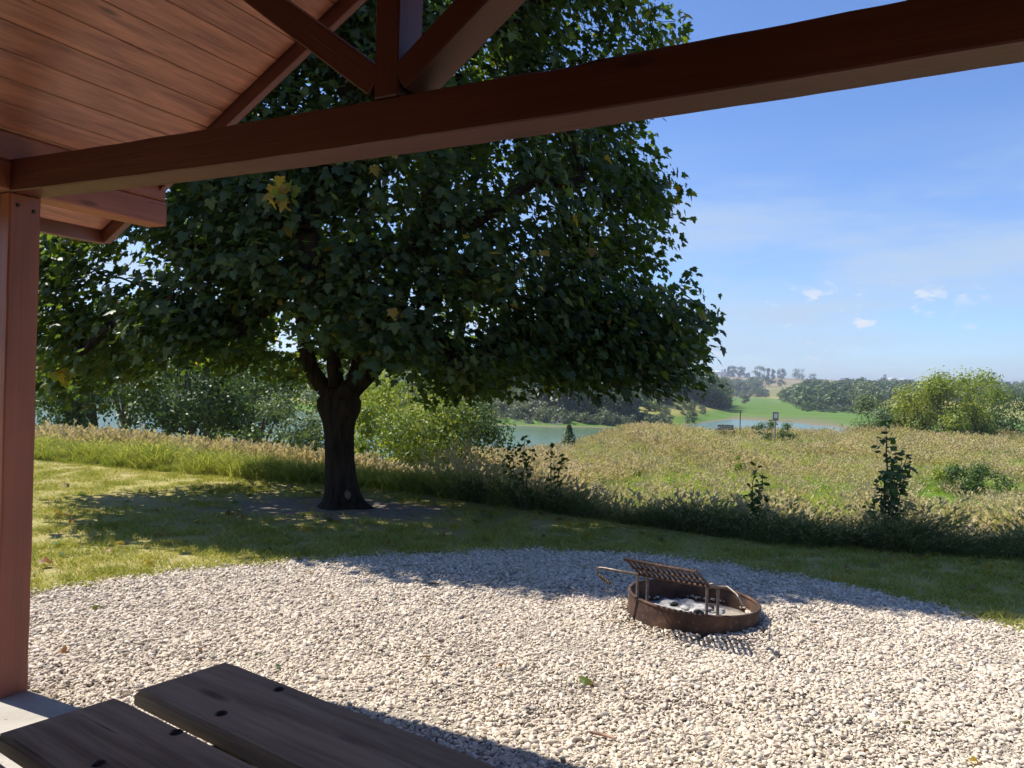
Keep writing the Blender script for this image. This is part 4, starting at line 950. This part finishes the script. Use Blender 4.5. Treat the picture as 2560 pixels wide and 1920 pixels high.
for (bx_, Yd, hh, ln, lab) in ((1485, 15, 1.35, -.5, 'bare dark stalk leaning left in the meadow'), (1500, 15.5, 1.5, .1, 'bare grey twiggy stalks standing among the meadow grass')):
    x, y, z = at_ground(bx_, Yd); o = empty('dead_stalk', (x, y, z), 0, lab, 'stalk'); ps = []
    for k in range(2 if ln < 0 else 7):
        e = ln*.8+rng.normal(0, .16); ps.append((np.array([[rng.normal(0, .04), rng.normal(0, .04), 0], [e*.4, rng.normal(0, .05), hh*.5], [e*.8, rng.normal(0, .1), hh*rng.uniform(.75, 1.)]]), np.array([.009, .006, .003])))
    v_, f_ = tube_np(ps, 4); mobj('stem', mesh_np('stem', v_, f_, M_bark2), o, WM[o.name])

# ------------------------------------------------------------------ bench, sign and pole at the meadow's far edge
BY = 60.
bx_, by_, bz_ = at_ground(1570, BY); BN = empty('bench', (bx_, by_, bz_), R(4), 'grey park bench at the far edge of the meadow before the water', 'bench'); MB = WM[BN.name]
def lb(name, parent, M, p, q, w, d, mat, up=(0, 0, 1), bev=.004):
    R3 = M.to_3x3(); return bar(name, parent, M @ Vector(p), M @ Vector(q), w, d, mat, R3 @ Vector(up), bev)
BH = aty(1570, 918, BY)[2]-bz_
for k in range(3): lb('back_slat', BN, MB, (-.64, .02-.03*k, BH-.05-.13*k), (.64, .02-.03*k, BH-.05-.13*k), .03, .115, M_bench, (0, 0, 1))
for k in range(3): lb('seat_slat', BN, MB, (-.64, -.12-.13*k, BH-.42), (.64, -.12-.13*k, BH-.42), .115, .03, M_bench)
for s in (-.58, .58):
    lb('leg', BN, MB, (s, .05, -.2), (s, .05, BH), .06, .05, M_post, (1, 0, 0)); lb('leg', BN, MB, (s, -.42, -.2), (s, -.42, BH-.40), .06, .05, M_post, (1, 0, 0)); lb('arm', BN, MB, (s, .05, BH-.2), (s, -.44, BH-.2), .06, .04, M_bench)
sx2, sy2, sz2 = at_ground(1677, 57); SG = empty('notice_sign', (sx2, sy2, sz2), 0, 'grey notice board with white sheet on a post by the lake', 'sign'); MS = WM[SG.name]
top_ = aty(1677, 890, 57)[2]-sz2; bot_ = aty(1677, 909, 57)[2]-sz2
SB = lb('board', SG, MS, (-.22, 0, (top_+bot_)/2), (.22, 0, (top_+bot_)/2), .05, top_-bot_, M_sign)
mobj('notice', box_mesh('notice', (.24, .01, (top_-bot_)*.5), M_paper, 0), SB, MS @ Matrix.Translation(Vector((.01, -.033, (top_+bot_)/2+.04))))
lb('post', SG, MS, (0, .06, -.3), (0, .06, bot_+.05), .09, .09, M_sign, (1, 0, 0))
mid_tree('sign_shrub', 1655, 60, 1.95, 1.8, 'round green shrub left of the notice sign post', 'shrub', M_green, 1300, .1, .12, 10, 3); mid_tree('sign_shrub', 1700, 60, 1.95, 1.9, 'round green shrub right of the notice sign post', 'shrub', M_green, 1300, .1, .12, 10, 3)
mid_tree('sign_shrub', 1635, 62, 1.4, 1.0, 'smallest pale shrub left of the notice sign', 'shrub', M_pale, 500, .1, .12, 7, 3)
px2, py2, pz2 = at_ground(1601, 60); PL = empty('pole', (px2, py2, pz2), 0, 'thin dark pole standing between bench and sign', 'pole')
v_, f_ = tube_np([(np.array([[0, 0, -.3], [0, 0, aty(1601, 887, 60)[2]-pz2]]), .035)], 8); mobj('shaft', mesh_np('shaft', v_, f_, M_post), PL, WM[PL.name]); v_, f_ = tube_np([(np.array([[0, 0, aty(1601, 887, 60)[2]-pz2-.005], [0, 0, aty(1601, 887, 60)[2]-pz2+.03]]), .045)], 8); mobj('cap', mesh_np('cap', v_, f_, M_post), PL, WM[PL.name])

# ------------------------------------------------------------------ far woods as masses, lone trees as things
def far_variant(h, w, nleaf, ls, mat, nl=10, base=.15, shell=.6, conif=False):
    if conif:
        t = rng.random(nleaf)**.7; a = rng.uniform(0, 6.28, nleaf); rr = w*.5*(1.02-t)*rng.uniform(.5, 1.1, nleaf)
        P = np.stack([rr*np.cos(a), rr*np.sin(a), h*t], -1); out = np.stack([np.cos(a), np.sin(a), np.zeros(nleaf)], -1)
        v_, f_, t_ = leaf_cards(P, ls*rng.uniform(.7, 1.3, nleaf), out*.6+np.array([0, 0, .6])+unit(nleaf)*.5, out+unit(nleaf)*.4, rng.random(nleaf))
    else: v_, f_, t_ = lobed_crown(random_lobes(h, w, nl, base), nleaf, ls, shell)
    return mesh_np('far_tree', v_, f_, mat, {'tint': t_})
tall = [far_variant(1, .95, 420, .11, M_wood_mix, 12) for _ in range(5)] + [far_variant(1, .95, 420, .11, M_dkgreen, 12) for _ in range(2)] + [far_variant(1, .9, 420, .11, M_pale, 12) for _ in range(2)] + [far_variant(1, .5, 380, .10, M_spruce, conif=True) for _ in range(2)] + [far_variant(.8, 1.1, 380, .12, M_shrubgrey, 10, .1) for _ in range(3)]
def wood_mass(name, cols, dists, n, hr, ids, label, skew=1.):
    px = rng.uniform(*cols, n); Yd = dists[0]+(dists[1]-dists[0])*rng.random(n)**skew; x = (px-1106)/1662*Yd; z = ground_z(x, Yd)
    m = z > WATER-.2; x, Yd, z = x[m], Yd[m], z[m]; n = len(x); s = rng.uniform(*hr, n)
    return np.stack([x, Yd, z-.3], -1), s, rng.choice(ids, n)
def add_wood(name, parts, label):
    P = np.concatenate([p for p, _, _ in parts]); s = np.concatenate([q for _, q, _ in parts]); ix = np.concatenate([q for _, _, q in parts]); n = len(P)
    scatter(name, P, np.stack([np.zeros(n), np.zeros(n), rng.uniform(0, 6.28, n)], -1), np.stack([s*rng.uniform(.9, 1.25, n), s*rng.uniform(.9, 1.25, n), s], -1), ix, tall, label)
wm = lambda *a, **k: wood_mass('', *a, '', **k)
GR, DK, PA, CO, SHR = [0, 1, 2, 3, 4], [5, 6], [7, 8], [9, 10], [11, 12, 13]
add_wood('wooded_hill', [wm((1385, 1480), (255, 420), 110, (8, 12), GR+DK), wm((1470, 1530), (262, 400), 90, (8, 11.5), GR+DK), wm((1520, 1562), (264, 380), 50, (7, 10), GR+DK), wm((1540, 1572), (270, 300), 14, (3, 5), GR+SHR)], 'dense wooded hillside left of the green marsh')
add_wood('marsh_wood', [wm((1720, 1900), (400, 640), 150, (8, 12), GR+DK), wm((1690, 1760), (480, 640), 40, (7, 10), GR), wm((1735, 1880), (325, 470), 80, (6, 10), GR+GR+DK+SHR), wm((1715, 1800), (400, 520), 30, (6, 9), GR), wm((1750, 1850), (290, 340), 22, (2.5, 4.5), GR+SHR), wm((1850, 2260), (420, 760), 170, (8, 12), GR+DK), wm((1900, 2300), (760, 1100), 80, (9, 13), DK+GR)], 'mixed wood on the slope right of the green marsh')
add_wood('valley_wood', [wm((1560, 1640), (700, 1000), 70, (9, 13), GR+DK), wm((1590, 1660), (690, 800), 26, (4, 7), GR+SHR)], 'distant wood at the head of the marsh valley')
add_wood('knoll_shrubs', [wm((935, 1180), (150, 185), 150, (1.6, 3.4), SHR+SHR+PA), wm((1100, 1450), (151, 170), 110, (1.8, 3.6), SHR), wm((1330, 1500), (170, 230), 50, (1.5, 3.5), SHR+GR), wm((1400, 1530), (190, 250), 26, (1, 2.2), SHR)], 'grey-green scrub on the knoll across the lake')
add_wood('knoll_trees', [wm((1145, 1370), (160, 190), 60, (6, 9.5), CO+DK+CO), wm((1080, 1200), (190, 230), 30, (7, 10), CO+GR), wm((1200, 1440), (200, 270), 70, (7, 11), GR+PA+DK), wm((960, 1100), (195, 260), 40, (7, 10), GR+CO+PA)], 'dark evergreen wood on the knoll across the lake')
add_wood('far_shore_wood', [wm((-500, 760), (205, 300), 200, (8, 13), GR+DK), wm((740, 980), (178, 250), 70, (7, 11), PA+GR+PA), wm((-500, 760), (198, 210), 70, (3, 6), SHR+GR)], 'woods along the far left shore of the lake')
# bleached driftwood on the knoll's waterline
o = empty('driftwood', (*at_ground(1165, 149)[:2], WATER), 0, 'bleached dead branches at the foot of the knoll across the lake', 'driftwood'); ps = []
for k in range(30):
    a = rng.uniform(0, 6.28); b0 = np.array([rng.uniform(-6, 5), rng.uniform(-.5, 1.5), .1]); L = rng.uniform(1, 2.8); ps.append((np.array([b0, b0+np.array([math.cos(a), .3*math.sin(a), rng.uniform(.2, .9)])*L*.5, b0+np.array([math.cos(a), .3*math.sin(a), rng.uniform(.3, 1.1)])*L]), np.array([.07, .05, .02])))
v_, f_ = tube_np(ps, 4); tag(mobj('branches', mesh_np('branches', v_, f_, M_deadgrey), o, WM[o.name]), kind='stuff')
def far_tree(name, px, Yd, hpx, wpx, label, mat=M_wood_mix, cat='tree', con=False, sink=0):
    x, y, z = at_ground(px, Yd); h = hpx/1662*Yd; w = wpx/1662*Yd
    if con: return conifer(name, (x, y, z-sink), h, w, label, cat, 380, h*.12)
    return make_tree(name, (x, y, z-sink), h, w, label, cat, mat, M_bark2, 15, 900, h*.085, 1, .06, h*.02, shell=.5)
far_tree('marsh_tree', 1612, 430, 23, 22, 'lone brownish tree standing in the green marsh', M_shrubgrey)
far_tree('marsh_bush', 1742, 300, 22, 24, 'lone round bush at the right edge of the green marsh', M_green, 'bush')
far_tree('marsh_bush', 1800, 290, 14, 32, 'low dark bush at the foot of the right marsh wood', M_dkgreen, 'bush')
far_tree('field_tree', 1662, 980, 24, 34, 'wide dark tree alone in the yellow hillside field', M_dkgreen); far_tree('field_tree', 1688, 980, 17, 20, 'smaller dark tree right of the wide field tree', M_dkgreen)
far_tree('ridge_tree', 1640, 1380, 27, 28, 'rounded tree on the ridge right of the farm grove', M_green); far_tree('ridge_tree', 1600, 1420, 26, 20, 'tree of the ridge farm grove beside the blue barn', M_wood_mix); far_tree('ridge_tree', 1584, 1420, 26, 22, 'tree of the ridge farm grove nearest the small spruces', M_dkgreen)
far_tree('ridge_tree', 1670, 1380, 22, 12, 'slim left one of two trees close together on the ridge', M_dkgreen); far_tree('ridge_tree', 1687, 1380, 23, 24, 'fuller right one of two trees close together on the ridge', M_wood_mix)
far_tree('ridge_tree', 1725, 1400, 22, 33, 'broad round lone tree on the far ridge', M_wood_mix); far_tree('ridge_tree', 1757, 1400, 15, 20, 'small dark lone tree on the ridge right of the round one', M_dkgreen); far_tree('dead_tree', 1660, 1380, 24, 8, 'thin half-dead tree on the ridge left of the pair', M_shrubgrey)
for px, h, lab in ((1559, 15, 'leftmost of the three little spruces beside the white farm building'), (1565, 17, 'middle of the three little spruces beside the white farm building'), (1573, 23, 'tallest of the three little spruces beside the white farm building')): far_tree('spruce', px, 1430, h, 8, lab, con=True)
def building(name, px, Yd, wpx, hpx, label, wallm, roofm, cat='building', dpt=10, rise=.35, up=0):
    x, y, z = at_ground(px, Yd); w = wpx/1662*Yd; h = hpx/1662*Yd; o = empty(name, (x, y, z+up), 0, label, cat); M = WM[o.name]
    mobj('wall', box_mesh('wall', (w, dpt, h*(1-rise)), wallm, 0), o, M @ Matrix.Translation(Vector((0, 0, h*(1-rise)/2))))
    hw = h*(1-rise)+.01; v_ = np.array([[-w/2-.4, -dpt/2-.5, hw-.3], [w/2+.4, -dpt/2-.5, hw-.3], [w/2+.4, dpt/2+.5, hw-.3], [-w/2-.4, dpt/2+.5, hw-.3], [-w/2-.4, 0, h], [w/2+.4, 0, h]])
    mobj('roof', mesh_np('roof', v_, [np.array([[0, 1, 5, 4], [2, 3, 4, 5], [3, 2, 1, 0]]), np.array([[0, 4, 3], [1, 2, 5]])], roofm), o, M)
    mobj('door', box_mesh('door', (min(3.5, w*.2), .2, h*.38), M_greyroof, 0), o, M @ Matrix.Translation(Vector((w*.18, -dpt/2-.11, h*.19)))); return o
building('farm_shed', 1552, 1400, 26, 9, 'long white farm building on the ridge left of the spruces', M_white, M_white, up=3)
building('barn', 1612, 1440, 12, 11, 'blue-grey barn among the ridge farm trees', M_redbarn, M_greyroof)
building('farm_shed', 1928, 1650, 15, 6, 'left white shed beside the distant silo', M_white, M_white, up=3); building('farm_shed', 1953, 1650, 17, 5, 'right white shed beside the distant silo', M_white, M_white, up=3)
building('lake_house', 1162, 330, 20, 22, 'blue-grey house half hidden behind the knoll trees across the lake', M_redbarn, M_greyroof, 'house', 7, .4, 2); building('lake_house', 1405, 330, 22, 18, 'white house with grey roof behind the low maple branches', M_white, M_greyroof, 'house', 7, .4, 3)
x, y, z = at_ground(1911, 1640); o = empty('silo', (x, y, z), 0, 'grey concrete silo on the far right ridge', 'silo')
v_, f_ = tube_np([(np.array([[0, 0, 0], [0, 0, 16.]]), 3.2)], 16); mobj('tower', mesh_np('tower', v_, f_, M_conc_silo), o, WM[o.name]); v_, f_ = tube_np([(np.array([[0, 0, 16.02], [0, 0, 17.2], [0, 0, 18.2]]), np.array([3.3, 2.4, .3]))], 16); mobj('dome', mesh_np('dome', v_, f_, M_greyroof), o, WM[o.name])

# ------------------------------------------------------------------ fire ring
RC = np.array([1.232, 5.105]); RR = .427; RZ = -.06
FR = empty('fire_ring', (RC[0], RC[1], RZ), 0, 'rusty steel campfire ring with tilted grill on the gravel', 'fire ring')
MF = Matrix.Translation(Vector((RC[0], RC[1], RZ))) @ Matrix.Rotation(R(3.4), 4, 'Y')
def lathe(profile, n=72):
    V = [(r_*math.cos(2*math.pi*k/n), r_*math.sin(2*math.pi*k/n), z) for r_, z in profile for k in range(n)]; m = len(profile)
    i_ = np.arange(m)[:, None]*n; j_ = np.arange(n)[None]; k_ = (j_+1) % n; nx = ((np.arange(m)+1) % m)[:, None]*n
    return np.array(V), np.stack([i_+j_, i_+k_, nx+k_, nx+j_], -1).reshape(-1, 4)
v_, f_ = lathe([(RR-.004, -.06), (RR-.001, .135), (RR-.012, .135), (RR-.014, -.06)]); RW = mobj('ring_wall', mesh_np('ring_wall', v_, f_[:, ::-1].copy(), M_rust, smooth=False), FR, MF)
for p in RW.data.polygons: p.use_smooth = False
tor = [(RR-.007+.0125*math.cos(t), .137+.0105*math.sin(t)) for t in np.linspace(0, 2*math.pi, 9)[:-1]]
v_, f_ = lathe(tor); mobj('rim', mesh_np('rim', v_, f_, M_rust, smooth=True), FR, MF)
bm = bmesh.new(); bmesh.ops.create_circle(bm, cap_ends=True, cap_tris=True, segments=40, radius=RR-.02); bmesh.ops.subdivide_edges(bm, edges=bm.edges, cuts=5, use_grid_fill=True)
for q in bm.verts: q.co.z = .035+.045*mnoise.noise(q.co*5)+.03*mnoise.noise(q.co*14)-.03*(q.co.length/RR)
mobj('ash_bed', bm_mesh('ash_bed', bm, M_ash, True), FR, MF)
ch = []
for k in range(4):
    bm = bmesh.new(); bmesh.ops.create_icosphere(bm, subdivisions=2, radius=.025)
    for q in bm.verts: q.co = Vector((q.co.x*1.7, q.co.y, q.co.z*.7))*(1+.4*mnoise.noise(q.co*40+Vector((k, 0, 0))))
    ch.append(bm_mesh('charcoal', bm, M_char if k < 2 else M_ash))
for k in range(16):
    a = rng.uniform(0, 6.28); r_ = .32*math.sqrt(rng.random()); mobj('charcoal' if k % 4 < 2 else 'clinker', ch[k % 4], FR, MF @ Matrix.Translation(Vector((r_*math.cos(a), r_*math.sin(a), .055))) @ Matrix.Rotation(rng.uniform(0, 6), 4, 'Z'))
PLv = Vector((.842, 4.925, .262)); PRv = Vector((1.217, 4.66, .262)); axis = (PRv-PLv).normalized()
hz = Vector((-axis.y, axis.x, 0)).normalized(); hz = -hz if hz.y > 0 else hz
bdir = (hz*.213+Vector((0, 0, .132))).normalized(); GL = .262; gn = axis.cross(bdir)
def rod(name, parent, pts, r_, mat=M_iron, ns=8): v_, f_ = tube_np([(np.array([tuple(p) for p in pts]), r_)], ns); return mobj(name, mesh_np(name, v_, f_, mat, smooth=True), parent)
aL = (PRv-PLv).length; GRT = rod('grate', FR, [PLv-axis*.015, PRv+axis*.015], .009, M_grate)
g0 = PLv-bdir*.012; rod('frame_rod', GRT, [g0+bdir*GL, g0+bdir*GL+axis*aL], .0085, M_grate)
nb = 14
for k in range(nb):
    a = g0+axis*(aL*(k+.0)/(nb-1)); lift = gn*(.012 if gn.z > 0 else -.012)
    rod('bar', GRT, [a+lift, a+lift+bdir*GL], .0075, M_grate, 6)
rod('cross_rod', GRT, [g0+bdir*GL*.5, g0+bdir*GL*.5+axis*aL], .006, M_grate)
for P in (PLv-hz*.06, PRv-hz*.085):
    for s in (0,):
        zb = -.02; o1 = axis*.0; w_ = .035
        pts = [P-axis*w_+Vector((0, 0, -(P.z-zb))), P-axis*w_+Vector((0, 0, -.035)), P-axis*w_*.6+Vector((0, 0, -.008)), P+Vector((0, 0, .002)), P+axis*w_*.6+Vector((0, 0, -.008)), P+axis*w_+Vector((0, 0, -.035)), P+axis*w_+Vector((0, 0, -(P.z-zb)))]
        rod('support', FR, pts, .010, M_iron)
def coil(parent, a, b):
    a, b = Vector(a), Vector(b); d = (b-a).normalized(); e1 = d.orthogonal().normalized(); e2 = d.cross(e1); L = (b-a).length
    rod('grip', parent, [a+d*L*t+(e1*math.cos(t*44)+e2*math.sin(t*44))*.0125 for t in np.linspace(0, 1, 60)], .0042, M_iron, 5)
p1 = PLv-axis*.25; p2 = PLv-axis*.305+Vector((0, 0, -.012)); p3 = PLv-axis*.30+Vector((.005, -.02, -.045)); p4 = p3+Vector((.075, -.05, -.045))
HL = rod('handle', FR, [PLv, p1, p1-axis*.035+Vector((0, 0, -.003)), p2, p3, p4], .0095); coil(HL, p3+(p4-p3)*.1, p4)
q1 = Vector(aty(1572, 1268, 4.60)); q2 = Vector(aty(1592, 1284, 4.52)); q3 = Vector(aty(1606, 1309, 4.46))
HR = rod('handle', FR, [PRv-axis*.01, q1, q2, q3], .0095); coil(HR, q2+(q3-q2)*.2, q3)

# ------------------------------------------------------------------ fallen leaves and bits
def fallen(px, py, s, tint, label, name='fallen_leaf', z=LAWN_Z+.035, rz=None):
    p = onz(px/SC, py/SC, z); a_, b_, c_ = leaf_cards(np.zeros((1, 3)), np.array([s]), np.array([[.25, -.2, 1.]]), np.array([[math.cos(rz or 1.), math.sin(rz or 1.), 0]]), np.array([tint]), 'maple', .7)
    o = mobj(name, mesh_np(name, a_, b_, M_maple, {'tint': c_}), None, Matrix.Translation(Vector((p[0], p[1], z)))); tag(o, label, 'leaf')
fallen(1480, 1702, .075, .90, 'curled green leaf lying on the gravel in front of the ring', rz=2.6)
fallen(2270, 1803, .045, .88, 'small bright green leaf on the gravel at lower right', rz=.4)
fallen(155, 1628, .075, 1., 'brown dry leaf on the gravel beside the shelter post', rz=1.9)
fallen(2440, 1903, .05, .97, 'brown leaf at the bottom right photo edge', rz=1.2)
fallen(115, 1405, .10, 1., 'brown leaf on the sunny lawn beside the shelter post', z=LAWN_Z+.05, rz=2.2)
fallen(232, 1515, .05, .9, 'tiny green leaf on the gravel left of the table', rz=.9)
p = onz(1505/SC, 1838/SC, LAWN_Z+.03); o = mobj('twig', (lambda vf: mesh_np('twig', vf[0], vf[1], plain('reddish_twig', (.33, .20, .14), .8)))(tube_np([(np.array([[-.05, .025, 0], [0, 0, .004], [.05, -.022, 0]]), np.array([.006, .0075, .005]))], 6)), None, Matrix.Translation(Vector(p))); tag(o, 'short reddish stick on the gravel near the table', 'twig')
n = 260; gx = rng.uniform(-6, 5, n); gy = rng.uniform(5.6, 10.5, n); m = ~inside_gravel(gx, gy, -.05) & (sdist(lawn_pts, gx, gy) < -.2); gx, gy = gx[m], gy[m]; n = len(gx)
v_, f_, t_ = leaf_cards(np.stack([gx, gy, np.full(n, LAWN_Z+.045)], -1), rng.uniform(.05, .10, n), unit(n)*.5+np.array([0, 0, 1.]), unit(n)*np.array([1, 1, .1]), rng.choice([.9, .97, 1.], n), 'maple', .5)
nb_ = 34; bx2 = rng.uniform(-2, 4, nb_); by2 = rng.uniform(3, 6.8, nb_); mb = inside_gravel(bx2, by2, .05); bx2, by2 = bx2[mb], by2[mb]; nb_ = len(bx2)
vb, fb, tb_ = leaf_cards(np.stack([bx2, by2, np.full(nb_, LAWN_Z+.032)], -1), rng.uniform(.015, .038, nb_), unit(nb_)*.4+np.array([0, 0, 1.]), unit(nb_)*np.array([1, 1, .1]), rng.choice([.5, 1., 1., 1.], nb_), 'maple', .6)
f_ = np.concatenate([f_, fb+len(v_)]); v_ = np.concatenate([v_, vb]); t_ = np.concatenate([t_, tb_])
tag(mobj('leaf_litter', mesh_np('leaf_litter', v_, f_, M_maple, {'tint': t_})), 'scattered fallen leaves on lawn and gravel', kind='stuff')

# ------------------------------------------------------------------ haze over the far land
HZ = True
if HZ:
    b = NB('thin_summer_haze'); pv = b.n('ShaderNodeVolumePrincipled'); pv.inputs['Color'].default_value = (.74, .80, .93, 1); pv.inputs['Density'].default_value = .00034; pv.inputs['Anisotropy'].default_value = .35
    b.l(pv.outputs[0], b.out.inputs['Volume'])
    hv = np.array([(x, y, z) for z in (-12, 62) for x, y in ((-3400, -3400), (3400, -3400), (3400, 3400), (-3400, 3400))], float)
    tag(mobj('haze', mesh_np('haze', hv, np.array([[3, 2, 1, 0], [4, 5, 6, 7], [0, 1, 5, 4], [1, 2, 6, 5], [2, 3, 7, 6], [3, 0, 4, 7]]), b.m)), 'pale summer haze over the valley', kind='stuff')
